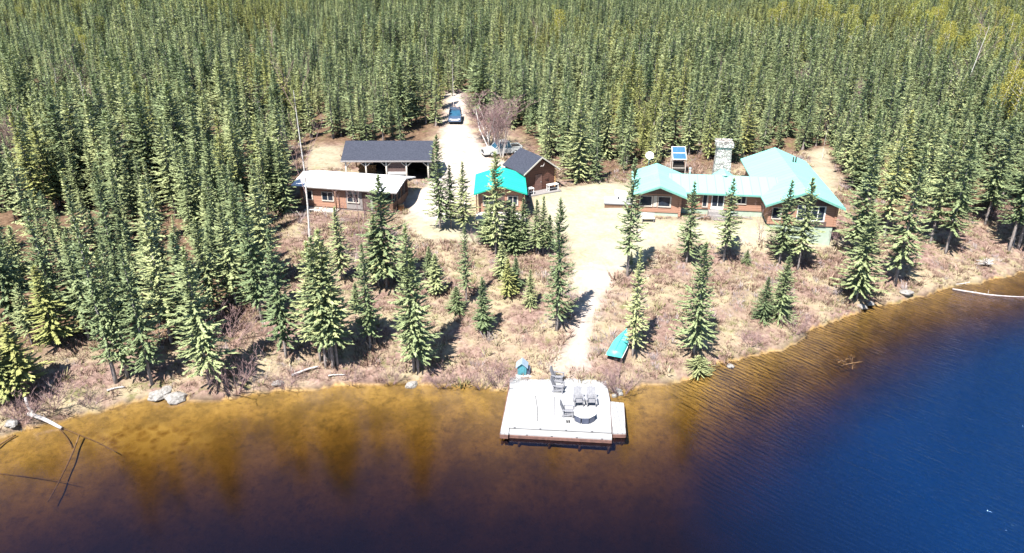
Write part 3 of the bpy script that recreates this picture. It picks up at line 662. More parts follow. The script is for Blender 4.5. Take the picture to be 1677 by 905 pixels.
for k, (a, b, c) in enumerate((((877,648),(880,668),(880,690)), ((908,650),(908,670),(907,688)))):
    q = MB(); q.tube([(*P2(*p), Z0+.012) for p in (a,b,c)], [.018]*3, 4); o = q.obj('hose', M['black' if k == 0 else 'chair'], None); o.location = (3.0,44.0,0)
    tag(o, 'thin dark hose lying curved across the dock boards' if k == 0 else 'thin pale grey hose lying straight across the dock boards', 'hose')
# dock chairs
def dock_chair(loc, rz, label, group):
    t = thing('slatted_chair', label, 'chair', loc, rz, group, (1.05,1.05,1.05))
    q = MB()
    for k in range(5): q.box((0, -.28+k*.115, .37-k*.022), (.52,.095,.025), 0, R(-11))
    q.obj('seat', M['chair'], t)
    q = MB()
    for k in range(5):
        hh = .78+.1*(1-abs(k-2)/2); q.box((-.22+k*.11, .30+.14, .27+hh/2), (.09,.025,hh), 0, R(-20))
    q.box((0, .36, .45), (.56,.03,.07), 0, R(-20)); q.box((0, .56, .95), (.56,.03,.06), 0, R(-20)); q.obj('backrest', M['chair'], t)
    for s_ in (-1, 1):
        q = MB(); q.b2((s_*.31-.05,-.38,.56),(s_*.31+.05,.38,.59)); q.obj('armrest', M['chair'], t)
        q = MB(); q.b2((s_*.29-.02,-.34,0),(s_*.29+.02,-.25,.558)); q.obj('leg', M['chair'], t)
        q = MB(); q.box((s_*.27,.02,.2), (.035,.86,.1), 0, R(-17)); q.b2((s_*.29-.02,.28,0),(s_*.29+.02,.36,.558)); q.obj('leg', M['chair'], t)
    return t
def onDock(px_, py_): a, b = U(px_, py_, Z0); return (a, b, Z0)
g_ = 'slatted wooden chairs on the dock'
dock_chair(onDock(947, 662), R(3), 'grey slatted chair facing the lake, left one of the pair above the eight sided table', g_)
dock_chair(onDock(968, 662), R(-2), 'grey slatted chair facing the lake, right one of the pair above the eight sided table', g_)
dock_chair(onDock(931, 680), R(80), 'grey slatted chair standing left of the eight sided table, next to the small shoes', g_)
dock_chair(onDock(914, 624), R(72), 'grey slatted chair near the shore side of the dock, farther of the two in line', g_)
dock_chair(onDock(915, 640), R(75), 'grey slatted chair near the shore side of the dock, nearer of the two in line', g_)
tx, ty, _ = onDock(957, 686); t = thing('octagonal_table', 'low white eight sided table with dark side panels on the dock', 'table', (tx, ty, Z0))
pts = [(.78*math.cos(R(22.5+45*k)), .66*math.sin(R(22.5+45*k))) for k in range(8)]
q = MB(); q.prism(pts, 'Z', .50, .56); q.obj('tabletop', M['white'], t)
for k in range(8):
    a = Vector((*pts[k],0))*.93; b = Vector((*pts[(k+1) % 8],0))*.93; d = b-a; q = MB()
    q.box(((a.x+b.x)/2,(a.y+b.y)/2,.26), (d.length*.86,.05,.46), math.atan2(d.y,d.x)); q.obj('side_panel', M['slate'], t)
for k, (a, b) in enumerate(((928.5,690.5),(932,690.5))):
    x, y, z = onDock(a, b); o = MB().prism([(-.05,-.14),(.05,-.14),(.055,0),(.04,.13),(-.04,.13),(-.05,0)], 'Z', 0, .08).obj('shoe', M['black'], None, .02); o.location = (x, y, Z0+.002)
    tag(o, ('left' if k == 0 else 'right')+' one of a pair of small dark shoes on the dock boards', 'shoe', 'pair of shoes on the dock')
# pump house at the corner of the dock
a, b = U(855, 611, .55); t = thing('pump_house', 'tiny blue green gabled hut with pale blue roof at the dock corner', 'hut', (a, b, .42), R(-4))
q = MB(); q.b2((-.34,-.3,.15),(.34,.35,.85)); q.prism([(-.34,.85),(0,1.12),(.34,.85)], 'Y', -.3, .35); q.obj('wall', M['pump_blue'], t)
q = MB(); gable_roof(q, -.46, .46, 0, -.42, .45, .84, 1.24, .05); q.obj('roof', M['pump_roof'], t)
q = MB(); q.b2((.345,-.2,.15),(.62,.3,.62)); q.obj('side_box', M['slate'], t)
q = MB(); q.b2((-.2,-.33,.2),(.2,-.302,.8)); q.obj('door', M['pump_blue'], t)
q = MB(); q.b2((-.5,-.5,-.2),(.7,.5,.148)); q.obj('base', M['trim'], t)
# overturned boat
x, y, z = G(1016, 566); z = tz(x, y)
t = thing('overturned_boat', 'turquoise rowing boat lying upside down on the bank under a spruce', 'boat', (x, y, z+.12), R(-22))
n = 14; vs = []; fs = []
for i in range(n+1):
    s_ = i/n; yy = -2.0+4.0*s_; wd = .62*(1-max(0, (s_-.35)/.65)**2.2)+.005; hh = .5*(1-.25*s_)
    for k in range(9):
        an = math.pi*k/8; vs.append((wd*math.cos(an), yy, hh*math.sin(an)**.7 + .12*s_*s_))
fs = [(i*9+k, i*9+k+1, (i+1)*9+k+1, (i+1)*9+k) for i in range(n) for k in range(8)]+[tuple(range(8,-1,-1))]
q = MB(); q.add(vs, fs, True); q.obj('hull', M['boat'], t)
q = MB(); q.tube([(0,-2.0,.52),(0,0,.5),(0,1.6,.5),(0,2.02,.3)], [.03]*4, 6); q.obj('keel', M['pump_blue'], t)
q = MB()
for s_ in (-1,1): q.tube([(s_*.625*(1-max(0,(u-.35)/.65)**2.2), -2.0+4*u, .12*u*u) for u in [i/12 for i in range(13)]], [.035]*13, 5)
q.obj('gunwale', M['white'], t)

# --- vehicles
def car(name, label, loc, rz, body, L, W, H, hood, cab0, cab1, cat='car', pickup=False, rack=True, scale=1):
    t = thing(name, label, cat, loc, rz)
    # side outline in (y,z), front towards -y
    belt = H*.56; g0 = .28
    out = [(-L/2, g0), (-L/2-.02, belt*.62), (-L/2+.12, belt*.86), (cab0-.05, belt), (L/2-.06, belt), (L/2, belt*.6), (L/2-.03, g0)]
    q = MB(); q.prism(out, 'X', -W/2, W/2); q.obj('body', M[body], t, .09)
    rf = [(cab0+.75, H-.03), (cab1-.3, H-.02)]
    q = MB()
    b_, tp = W/2-.06, W/2-.2
    vs = [(-b_,cab0,belt-.02),(b_,cab0,belt-.02),(b_,cab1,belt-.02),(-b_,cab1,belt-.02),(-tp,cab0+.72,H-.06),(tp,cab0+.72,H-.06),(tp,cab1-.28,H-.06),(-tp,cab1-.28,H-.06)]
    q.add(vs, [(0,1,5,4),(1,2,6,5),(2,3,7,6),(3,0,4,7),(4,5,6,7)]); q.obj('window_band', M['car_glass'], t)
    q = MB(); q.b2((-tp,cab0+.70,H-.062),(tp,cab1-.26,H)); rfo = q.obj('roof', M[body], t, .03)
    q = MB()
    for s_ in (-1,1):
        q.tube([(s_*b_,cab0,belt),(s_*tp,cab0+.72,H-.05)], [.045,.045], 5)
        for f_ in (.38,.68): 
            yy = cab0+(cab1-cab0)*f_+.1; q.tube([(s_*(b_+.005),yy,belt),(s_*(tp+.01),yy,H-.05)], [.04,.04], 5)
        q.tube([(s_*b_,cab1,belt),(s_*tp,cab1-.28,H-.05)], [.06,.06], 5)
    q.obj('pillar', M[body], t)
    if rack:
        q = MB()
        for s_ in (-1,1): q.tube([(s_*(tp-.08),cab0+.95,H+.06),(s_*(tp-.08),cab1-.45,H+.06)], [.025,.025], 5)
        for yy in (cab0+1.2, cab1-.7): q.tube([(-tp+.08,yy,H+.05),(tp-.08,yy,H+.05)], [.022,.022], 5)
        q.obj('roof_rack', M['black'], rfo)
    for s_ in (-1,1):
        for yy in (-L*.31, L*.30):
            q = MB(); q.tube([(s_*(W/2-.2),yy,.34),(s_*(W/2+.02),yy,.34)], [.34,.34], 16); wh = q.obj('wheel', M['black'], t)
            q = MB(); q.tube([(s_*(W/2+.021),yy,.34),(s_*(W/2+.035),yy,.34)], [.2,.18], 12); q.obj('rim', M['chrome'], wh)
        q = MB(); q.b2((s_*(W/2-.38)-.17,-L/2-.05,belt*.62),(s_*(W/2-.38)+.17,-L/2+.04,belt*.8)); q.obj('headlight', M['white'], t, .02)
        q = MB(); q.b2((s_*(W/2-.14)-.08,L/2-.05,belt*.6),(s_*(W/2-.14)+.08,L/2+.025,belt*.9)); q.obj('tail_light', M['fascia'], t)
        q = MB(); q.box((s_*(W/2+.1),cab0+.35,belt+.1),(.2,.1,.15)); q.obj('mirror', M[body], t, .02)
    q = MB(); q.b2((-W/2+.4,-L/2-.06,belt*.45),(W/2-.4,-L/2+.02,belt*.78)); q.obj('grille', M['chrome' if not pickup else 'black'], t)
    q = MB(); q.b2((-W/2+.05,-L/2-.12,g0+.02),(W/2-.05,-L/2-.02,g0+.2)); q.obj('bumper', M['chrome' if pickup else body], t, .03)
    q = MB(); q.b2((-W/2+.06,-L/2+.1,.2),(W/2-.06,L/2-.1,.3)); q.obj('underbody', M['black'], t)
    if pickup:
        q = MB(); q.b2((-W/2+.12,cab1+.1,belt-.02),(W/2-.12,L/2-.12,belt+.004)); q.obj('cargo_bed', M['dark'], t)
        q = MB()
        for s_ in (-1,1): q.b2((s_*(W/2-.03)-.04,cab1+.05,belt+.002),(s_*(W/2-.03)+.04,L/2-.08,belt+.12))
        q.b2((-W/2+.05,L/2-.14,belt+.002),(W/2-.05,L/2-.06,belt+.12)); q.obj('bed_rail', M[body], t)
    return t
x, y, z = G(745.5, 197); car('parked_suv', 'slate blue estate car parked nose first where the drive leaves the forest', (x, y, z), R(3), 'suv', 4.8, 1.95, 1.7, 1.3, -1.15, 2.2)
x, y, z = G(822, 252); car('parked_pickup', 'silver pickup truck with white front parked beside the bare birch', (x, y, z), R(-72), 'truck', 5.2, 2.0, 1.8, 1.5, -1.2, 1.1, 'truck', True, False)
# ------------------------------------------------------------------ trees
def spruce_meshes(seed, H=10.0, Rm=1.45, cb=.16, dens=1.0, mat='needles', lod=1.0):
    r = np.random.default_rng(seed); V = []; Fc = []
    z = H*cb; Hc = H*(1-cb)
    pw = r.uniform(.7, 1.0); bulge = .10+.12*r.random(); lopsided = r.random()*6.28
    while z < H*.985:
        t = (z-H*cb)/Hc
        prof = ((1-t)**pw)*(.72+.28*min(1, t/bulge))*(1+.16*math.sin(z*2.1+lopsided*3)) + .03
        n = max(3, int(round((6.2+4.6*(1-t))*dens)))
        a0 = r.random()*6.28
        for k in range(n):
            if r.random() < .12: continue
            a = a0+6.28*k/n+r.normal(0, .35)
            L = Rm*prof*(r.uniform(.55, 1.15))*(1+.12*math.cos(a-lopsided))
            if L < .08: L = .08
            pitch = math.radians(-16+48*t**1.4+r.normal(0, 10))
            dx, dy = math.cos(a), math.sin(a); zz = z+r.normal(0, .06)
            m = int((3+L*20)*lod)
            for j in range(m):
                s = .08+.94*(j+r.random()*.8)/m
                rad = L*s; sag = -.10*L*math.sin(s*3.0)+.10*L*s*s
                c = np.array([dx*rad*math.cos(pitch), dy*rad*math.cos(pitch), zz+rad*math.sin(pitch)+sag])
                side = (1 if j % 2 else -1)*r.uniform(.15, 1.15)*(1.1-s*.7)
                aa = a+side; ln = r.uniform(.18, .33)*(1.15-.3*s)*(.65+.35*min(1, L/1.0)); wd = ln*r.uniform(.32, .5)
                pz = pitch+r.normal(.12, .28)
                u = np.array([math.cos(aa)*math.cos(pz), math.sin(aa)*math.cos(pz), math.sin(pz)])
                w_ = np.array([-math.sin(aa), math.cos(aa), r.normal(0, .38)]); w_ /= np.linalg.norm(w_)
                o = len(V)
                V += [c-u*ln*.35, c+w_*wd*.5+u*ln*.15, c+u*ln*.75, c-w_*wd*.5+u*ln*.15]; Fc.append((o, o+1, o+2, o+3))
        z += (.31-.15*t)/lod**.5
    o = len(V)
    for k in range(4):   # leader
        a = k*1.57; o = len(V)
        V += [np.array([0,0,H*.95]), np.array([.07*math.cos(a),.07*math.sin(a),H*.97]), np.array([0,0,H*1.01]), np.array([-.03*math.cos(a),-.03*math.sin(a),H*.97])]; Fc.append((o,o+1,o+2,o+3))
    cm = bpy.data.meshes.new('crown'); cm.from_pydata([tuple(v) for v in V], [], Fc); cm.materials.append(M[mat])
    q = MB(); q.tube([(0,0,-.5),(0,0,H*.1),(0,0,H*.5),(0,0,H*.97)], [.17,.135,.085,.012], 7)
    nb = int(10*cb/.16)
    for k in range(nb):
        zz = r.uniform(.04, max(cb, .05))*H; a = r.random()*6.28; l = r.uniform(.2,.6)
        q.tube([(0,0,zz),(math.cos(a)*l,math.sin(a)*l,zz-.12)], [.02,.006], 3)
    tm = q.mesh('trunk', M['trunk'])
    return cm, tm
VAR = []
for i, (Rm, cb, dn) in enumerate([(1.35,.19,1.0),(1.15,.21,1.0),(1.55,.17,1.05),(1.25,.26,.95),(1.45,.05,1.0),(1.05,.10,1.0),(1.6,.16,1.1)]):
    VAR.append(spruce_meshes(100+i, 10, Rm, cb, dn))
VARY = [spruce_meshes(200+i, 10, Rm, cb, 1, 'needles_y') for i, (Rm, cb) in enumerate([(1.4,.15),(1.25,.12)])]
LOW = [spruce_meshes(300+i, 10, Rm, .015, 1.2) for i, Rm in enumerate([2.3, 2.0])]      # young ones, foliage to the ground
def spruce(x, y, h, var, wide, label, group=None, rz=None, z=None, tilt=(0,0), name='spruce_tree'):
    cm, tm = var
    t = thing(name, label, 'tree', (x, y, (tz(x, y) if z is None else z)), 0, group)
    t.rotation_euler = (tilt[0], tilt[1], random.random()*6.28 if rz is None else rz)
    s = h/10; t.scale = (s*wide, s*wide, s)
    for nm, me in (('crown', cm), ('trunk', tm)):
        o = bpy.data.objects.new(nm, me); COL.objects.link(o); o.parent = t
        if nm == 'trunk': o.scale = (.75/max(wide, .7), .75/max(wide, .7), 1)
    return t
def h_from(x, y, z, topy):
    lo, hi = .5, 30
    for _ in range(30):
        mid = (lo+hi)/2
        if proj(x, y, z+mid)[1] > topy: lo = mid
        else: hi = mid
    return lo
PLACED = []
def hand(px, py, topy, wpx, var, label, group='spruces standing singly on the open bank and lawn', **k):
    x, y, z = G(px, py); h = h_from(x, y, z, topy); d = proj(x, y, z+h*.3)[2]
    base = {id(v): b for v, b in zip(VAR+VARY+LOW, [1.35,1.15,1.55,1.25,1.45,1.05,1.6,1.4,1.25,2.3,2.0])}[id(var)]
    wide = 1.2*(wpx/FPX*d/2)/(base*.9*h/10)
    PLACED.append((x, y)); return spruce(x, y, h, var, wide, label, group, z=z-.05, **k)
V = VAR
g1 = 'spruces along the western shore'
hand(42,640,528,78, VARY[0], 'short yellow green spruce at the far left end of the shore', g1)
hand(12,655,560,60, VARY[1], 'pale bushy spruce cut by the left picture edge nearest the water', g1)
hand(93,565,432,66, VARY[1], 'yellowish spruce with a thin leaning trunk behind the bare left bank', g1)
hand(190,626,327,56, V[0], 'tall narrow spruce with slanted grey trunk, leftmost of the tall ones on the shore', g1, tilt=(0,R(-3)))
hand(209,617,408,50, V[2], 'shorter spruce directly right of the slanted trunk on the left shore', g1)
hand(249,628,398,56, V[0], 'spruce on the left shore above the pale boulders', g1)
hand(281,562,334,54, V[1], 'slim spruce set back from the left shore behind the pale boulders', g1)
hand(344,630,402,76, V[2], 'broad spruce right of the pale boulders with low drooping boughs', g1)
hand(318,566,380,60, V[1], 'narrow spruce just behind the broad low boughed one on the left shore', g1)
hand(469,585,372,62, V[0], 'lone spruce with a bare lower trunk, left of the five stemmed clump', g1)
hand(429,526,300,54, V[1], 'tall spruce at the corner of the left forest above the lone shore spruce', g1)
hand(387,501,330,60, V[0], 'dark spruce in the shade at the edge of the left forest', g1)
hand(440,470,290,60, V[3], 'spruce at the forest corner nearest the white trunked birch', g1)
g2 = 'clump of spruces rising from one spot on the shore'
hand(525,592,392,62, V[3], 'leftmost spruce of the clump with pale trunks rising from one spot', g2)
hand(534,601,384,60, V[3], 'front left spruce of the clump with pale trunks rising from one spot', g2)
hand(546,602,372,64, V[3], 'tallest middle spruce of the clump with pale trunks rising from one spot', g2)
hand(553,599,402,62, V[3], 'rightmost spruce of the clump with pale trunks rising from one spot', g2)
hand(541,590,376,50, V[3], 'rear spruce of the clump with pale trunks rising from one spot', g2)
g3 = 'spruces standing singly on the open bank and lawn'
hand(607,572,396,48, V[0], 'slender spruce just right of the clumped spruces by the shore')
hand(678,608,366,60, V[2], 'left and taller of two spruces sharing one foot on the centre left shore')
hand(685,610,408,60, V[0], 'right and shorter of two spruces sharing one foot on the centre left shore')
hand(715,482,414,34, V[5], 'small spruce behind the twin spruces of the centre left shore')
hand(764,499,362,26, V[3], 'very thin spruce with a long bare lower trunk on the pink bank')
hand(748,509,468,34, LOW[1], 'young low spruce beside the very thin one')
hand(791,545,452,34, V[5], 'ragged small spruce midway down the pink bank left of the sandy path')
hand(633,470,284,72, V[2], 'big dark spruce in front of the porch end of the white roofed building')
hand(620,471,350,56, V[0], 'lower spruce at the left foot of the big dark porch spruce')
hand(560,458,336,44, V[0], 'spruce before the middle of the white roofed building')
hand(721,374,218,42, V[2], 'tall spruce between the open shed and the drive, left one of two')
hand(739,372,268,38, V[0], 'spruce between the open shed and the drive, right and shorter one of two')
hand(760,382,262,40, V[0], 'spruce at the left corner of the teal roofed cabin')
hand(812,416,246,50, V[2], 'tall spruce rising in front of the teal roof')
hand(800,400,326,36, V[5], 'low dark spruce at the foot of the teal cabin front, left of the tall one')
hand(833,402,326,44, V[2], 'low spruce hiding the teal cabin door, right of the tall one')
hand(842,415,330,44, V[4], 'spruce under the right eave of the teal roofed cabin')
hand(857,413,322,38, V[0], 'slim spruce at the right corner of the teal roofed cabin')
hand(878,416,324,30, V[1], 'pale spruce between the teal cabin and the lawn, left one of three')
hand(889,416,318,30, V[0], 'pale spruce between the teal cabin and the lawn, middle one of three')
hand(899,416,350,28, V[3], 'pale spruce between the teal cabin and the lawn, right one of three')
hand(912,541,322,48, V[2], 'tall slim spruce left of the sandy path, its shadow falling across the path')
hand(845,474,420,26, V[5], 'little green spruce between the two pale young ones below the teal cabin')
hand(704,452,402,28, LOW[1], 'young spruce on the bank below the porch, nearest the yard')
hand(664,446,400,26, LOW[0], 'young spruce just right of the big dark porch spruce')
hand(585,508,462,26, LOW[1], 'young spruce alone on the bank left of centre above the five spruce clump')
hand(868,502,440,26, LOW[1], 'little pale spruce on the bank left of the tall path spruce')
hand(832,486,422,30, VARY[1], 'little yellowish spruce on the bank below the teal cabin')
hand(822,456,395,30, V[5], 'short spruce below the teal cabin deck')
hand(1027,452,256,44, V[3], 'tall thin spruce on the lawn left of the house front')
hand(1124,431,294,42, V[0], 'spruce on the lawn before the middle of the house, left of two')
hand(1185,428,289,40, V[3], 'spruce on the lawn before the middle of the house, right of two')
hand(1036,582,404,42, V[0], 'spruce beside the overturned turquoise boat')
hand(1136,580,394,60, V[2], 'large full spruce standing over its own dark shade right of the boat')
hand(1249,524,452,38, LOW[0], 'small full spruce touching the ground on the right bank')
hand(1276,522,418,48, LOW[1], 'taller spruce with foliage to the ground, right of the small full one')
hand(1276,430,292,50, V[0], 'spruce before the east wing windows, left one of two')
hand(1306,442,288,48, V[3], 'spruce before the east wing windows, right one of two')
hand(1402,490,346,66, V[2], 'bushy spruce at the water side right of the house over a dark hollow')
hand(1465,464,232,62, V[0], 'tall spruce with a long pale leaning trunk on the right bank')
hand(1398,424,228,60, V[1], 'tall spruce beside the east corner of the house')
g4 = 'spruces at the forest edge above the right shore'
hand(1523,399,214,52, V[3], 'spruce with bare pale trunk, first of the forest edge right of the tall leaning one', g4)
hand(1548,415,226,54, V[3], 'spruce with long bare trunk standing forward of the right forest edge', g4)
hand(1613,368,190,58, V[3], 'spruce with thick pale trunk at the dark gap in the right forest edge', g4)
hand(1652,410,190,56, V[3], 'spruce with white trunk near the right picture edge, left of the trunk trio', g4)
hand(1667,406,170,56, V[3], 'middle spruce of the trunk trio at the right picture edge', g4)
hand(1681,414,180,60, V[3], 'rightmost spruce of the trunk trio at the right picture edge', g4)
hand(1033,432,410,12, LOW[0], 'seedling spruce at the top of the bank')
hand(1222,432,408,18, LOW[0], 'tiny round fir on the pink bank below the house')

def inboxp(P, cx, cy, a, x0, x1, y0, y1):
    lx = (P[:,0]-cx)*math.cos(a)+(P[:,1]-cy)*math.sin(a); ly = -(P[:,0]-cx)*math.sin(a)+(P[:,1]-cy)*math.cos(a)
    return (lx > x0) & (lx < x1) & (ly > y0) & (ly < y1)
# forest of single trees
sp = 2.5; pts = []
for iy, yy in enumerate(np.arange(30, 480, sp*.87)):
    step = sp if yy < 200 else sp*1.12
    for xx in np.arange(-.9*yy-20, .9*yy+20, step):
        x = xx+(iy % 2)*step/2+rng.uniform(-.42,.42)*step; y = yy+rng.uniform(-.4,.4)*sp
        pts.append((x, y))
pts = np.array(pts)
keep = (poly_sd(pts[:,0], pts[:,1], CLEAR) < -.3) & (shore_dist(pts[:,0], pts[:,1]) > np.where(pts[:,0] < 0, 5.5, 2.5)) & (rng.random(len(pts)) < .93)
gap = .6*vnoise(pts[:,0], pts[:,1], .09, 11)+.4*vnoise(pts[:,0], pts[:,1], .25, 13); keep &= ~(inboxp(pts, HX, HY, HA, -1.2, 5.6, -3, 8.8)|inboxp(pts, HX, HY, HA, 11.5, 20.6, -3, 16.6)|inboxp(pts, HX, HY, HA, 4, 13, -3, 10.2)|inboxp(pts, -19.6, 83.5, 0, -1, 11, -2, 7.5)|inboxp(pts, 1.35, 79.3, LA, -1.2, 5.2, -3, 5.2)|inboxp(pts, -8.3, 106, 0, -6, 2.2, -9, 2.5)|inboxp(pts, sx, sy, 0, -1.6, 1.6, -3, 2)); keep &= ~((gap < np.where((pts[:,0] < -8) & (pts[:,1] < 110), .40, .33)) & (rng.random(len(pts)) < .75))
pts = pts[keep]
PL = np.array(PLACED); dmin = np.sqrt(((pts[:,None,:]-PL[None])**2).sum(2)).min(1); pts = pts[dmin > 1.5]
hh = (5.6+5.2*rng.random(len(pts))**.7) * (1+.22*(vnoise(pts[:,0], pts[:,1], .06, 12)-.5)*2); hh *= np.where((pts[:,1] < 80) & (pts[:,0] < 0), .92, 1); hh *= np.where(rng.random(len(pts)) < .2, rng.uniform(.45,.75,len(pts)), 1)
zz = ter(pts[:,0], pts[:,1])
pj = np.array([proj(x, y, z+h*.7) for (x, y), z, h in zip(pts, zz, hh)])
top = np.array([proj(x, y, z+h) for (x, y), z, h in zip(pts, zz, hh)])
inv = (pj[:,0] > -40) & (pj[:,0] < 1717) & (top[:,1] < 905) & (top[:,1] > -60)
margin = (np.abs(pts[:,0]) < .85*pts[:,1]+16)
size = hh/pj[:,2]; order = np.argsort(-np.where(inv, size, -1))
N_IND = 300-len(PLACED)
ind = set(order[:N_IND].tolist())
yel = vnoise(pts[:,0], pts[:,1], .035, 21)+.35*(vnoise(pts[:,0], pts[:,1], .2, 22)-.5)
def zone(x, y, hgt=9):
    px, py, _ = proj(x, y, tz(x, y))
    if px < 480:
        a = ['at the picture edge', 'inward of the picture edge', 'left of its middle', 'in its middle', 'right of its middle', 'beside the clearing'][int(np.clip((px+40)//88, 0, 5))]
        b = 'nearest the shore' if py > 560 else 'just behind the shore trees' if py > 500 else 'well back from the shore' if py > 440 else 'midway back' if py > 390 else 'towards its rear' if py > 345 else 'deep in the rear'
        sz = 'tall' if hgt > 10.3 else 'short' if hgt < 7.6 else 'middling'
        return (f'{sz} spruce in the left stand, {a}, {b}', 'spruces of the dense western stand')
    if px < 735: return ('spruce in the forest front behind the open shed', 'spruces behind the open shed')
    if px < 950: return ('spruce in the forest front '+('beside the head of the drive' if px < 800 else 'just behind the log cabin' if px < 890 else 'right of the log cabin'), 'spruces behind the log cabin')
    if px < 1370: return ('spruce in the forest front '+(('between the log cabin and the hot tub' if px < 985 else 'behind the hot tub platform' if px < 1035 else 'behind the satellite dish') if px < 1080 else 'between the solar stand and the chimney' if px < 1190 else 'behind the east wing'), 'spruces behind the long house')
    a = 'beside the house' if px < 1470 else 'above the right shore' if px < 1590 else 'near the right picture edge'
    b = 'in its front belt' if py > 350 else 'in its second belt' if py > 300 else 'deep in its rear'
    return (f'{"tall" if hgt > 10.3 else "shorter"} spruce in the right stand {a}, {b}', 'spruces of the dense eastern stand')
for i in sorted(ind):
    x, y = pts[i]; lb, gr = zone(x, y, hh[i])
    var = VARY[i % 2] if yel[i] > .93 or rng.random() < .05 else VAR[int(rng.integers(0, 7))]
    spruce(x, y, hh[i], var, rng.uniform(1.1, 1.75), lb, gr, z=zz[i]-.1, rz=rng.uniform(0, 6.28), tilt=(rng.normal(0,.025), rng.normal(0,.025)))

# sources for the massed forest: crown and trunk in one mesh, at lower detail
def joined(cm, tm, name):
    v = [tuple(x.co) for x in cm.vertices]; f = [tuple(p.vertices) for p in cm.polygons]; n0 = len(f); o = len(v)
    v += [tuple(x.co) for x in tm.vertices]; f += [tuple(o+i for i in p.vertices) for p in tm.polygons]
    me = bpy.data.meshes.new(name); me.from_pydata(v, [], f); me.materials.append(cm.materials[0]); me.materials.append(tm.materials[0])
    me.polygons.foreach_set('material_index', [0]*n0+[1]*(len(f)-n0)); return bpy.data.objects.new(name, me)
def scatter(name, P, rot, scl, pick, sources, label, cat, tiltxy=None, kind='stuff'):
    me = bpy.data.meshes.new(name); n = len(P); me.vertices.add(n); me.vertices.foreach_set('co', np.asarray(P, float).ravel())
    rv = np.zeros((n,3)); rv[:,2] = rot
    if tiltxy is not None: rv[:,:2] = tiltxy
    a = me.attributes.new('rot', 'FLOAT_VECTOR', 'POINT'); a.data.foreach_set('vector', rv.ravel())
    a = me.attributes.new('scl', 'FLOAT_VECTOR', 'POINT'); a.data.foreach_set('vector', np.asarray(scl, float).ravel())
    a = me.attributes.new('pick', 'INT', 'POINT'); a.data.foreach_set('value', np.asarray(pick, int))
    o = bpy.data.objects.new(name, me); COL.objects.link(o); tag(o, label, cat, kind=kind)
    ng = bpy.data.node_groups.new(name+'_nodes', 'GeometryNodeTree')
    ng.interface.new_socket('Geometry', in_out='INPUT', socket_type='NodeSocketGeometry'); ng.interface.new_socket('Geometry', in_out='OUTPUT', socket_type='NodeSocketGeometry')
    gi = ng.nodes.new('NodeGroupInput'); go = ng.nodes.new('NodeGroupOutput'); iop = ng.nodes.new('GeometryNodeInstanceOnPoints')
    jn = ng.nodes.new('GeometryNodeGeometryToInstance')
    for s_ in sources[::-1]:
        oi = ng.nodes.new('GeometryNodeObjectInfo'); oi.inputs['Object'].default_value = s_
        ng.links.new(oi.outputs['Geometry'], jn.inputs[0])
    def na(nm, ty):
        a = ng.nodes.new('GeometryNodeInputNamedAttribute'); a.data_type = ty; a.inputs['Name'].default_value = nm; return a.outputs['Attribute']
    e2r = ng.nodes.new('FunctionNodeEulerToRotation'); ng.links.new(na('rot', 'FLOAT_VECTOR'), e2r.inputs[0])
    ng.links.new(gi.outputs[0], iop.inputs['Points']); ng.links.new(jn.outputs[0], iop.inputs['Instance'])
    iop.inputs['Pick Instance'].default_value = True
    ng.links.new(na('pick', 'INT'), iop.inputs['Instance Index']); ng.links.new(e2r.outputs[0], iop.inputs['Rotation']); ng.links.new(na('scl', 'FLOAT_VECTOR'), iop.inputs['Scale'])
    ng.links.new(iop.outputs[0], go.inputs[0])
    md = o.modifiers.new('scatter', 'NODES'); md.node_group = ng
    return o
srcs = []
for i, (Rm, cb) in enumerate([(1.35,.10),(1.15,.12),(1.5,.08),(1.2,.12),(1.3,.05)]): srcs.append(joined(*spruce_meshes(400+i, 10, Rm, cb, .9, 'needles', .8), 'spruce_source'))
for i in range(2): srcs.append(joined(*spruce_meshes(410+i, 10, 1.35, .12, .9, 'needles_y', .8), 'spruce_source'))
rest = np.array([i for i in range(len(pts)) if i not in ind and margin[i]])
topR = np.array([proj(x, y, 8)[0] for x, y in pts[rest]])
ylw = (yel[rest] > .80) | (rng.random(len(rest)) < .05) | ((topR > 1350) & (pts[rest,1] > 160) & (rng.random(len(rest)) < .45))
pk = np.where(ylw, rng.integers(5, 7, len(rest)), rng.integers(0, 5, len(rest)))
tl = rng.normal(0, .03, (len(rest), 2))
sc = hh[rest]/10; wd = rng.uniform(1.1, 1.75, len(rest))
scatter('spruce_forest', np.column_stack([pts[rest], zz[rest]-.1]), rng.uniform(0, 6.28, len(rest)), np.column_stack([sc*wd, sc*wd, sc]), pk, srcs,
        'dense green spruce forest stretching away behind the clearing to the top of the picture', 'forest', tl)

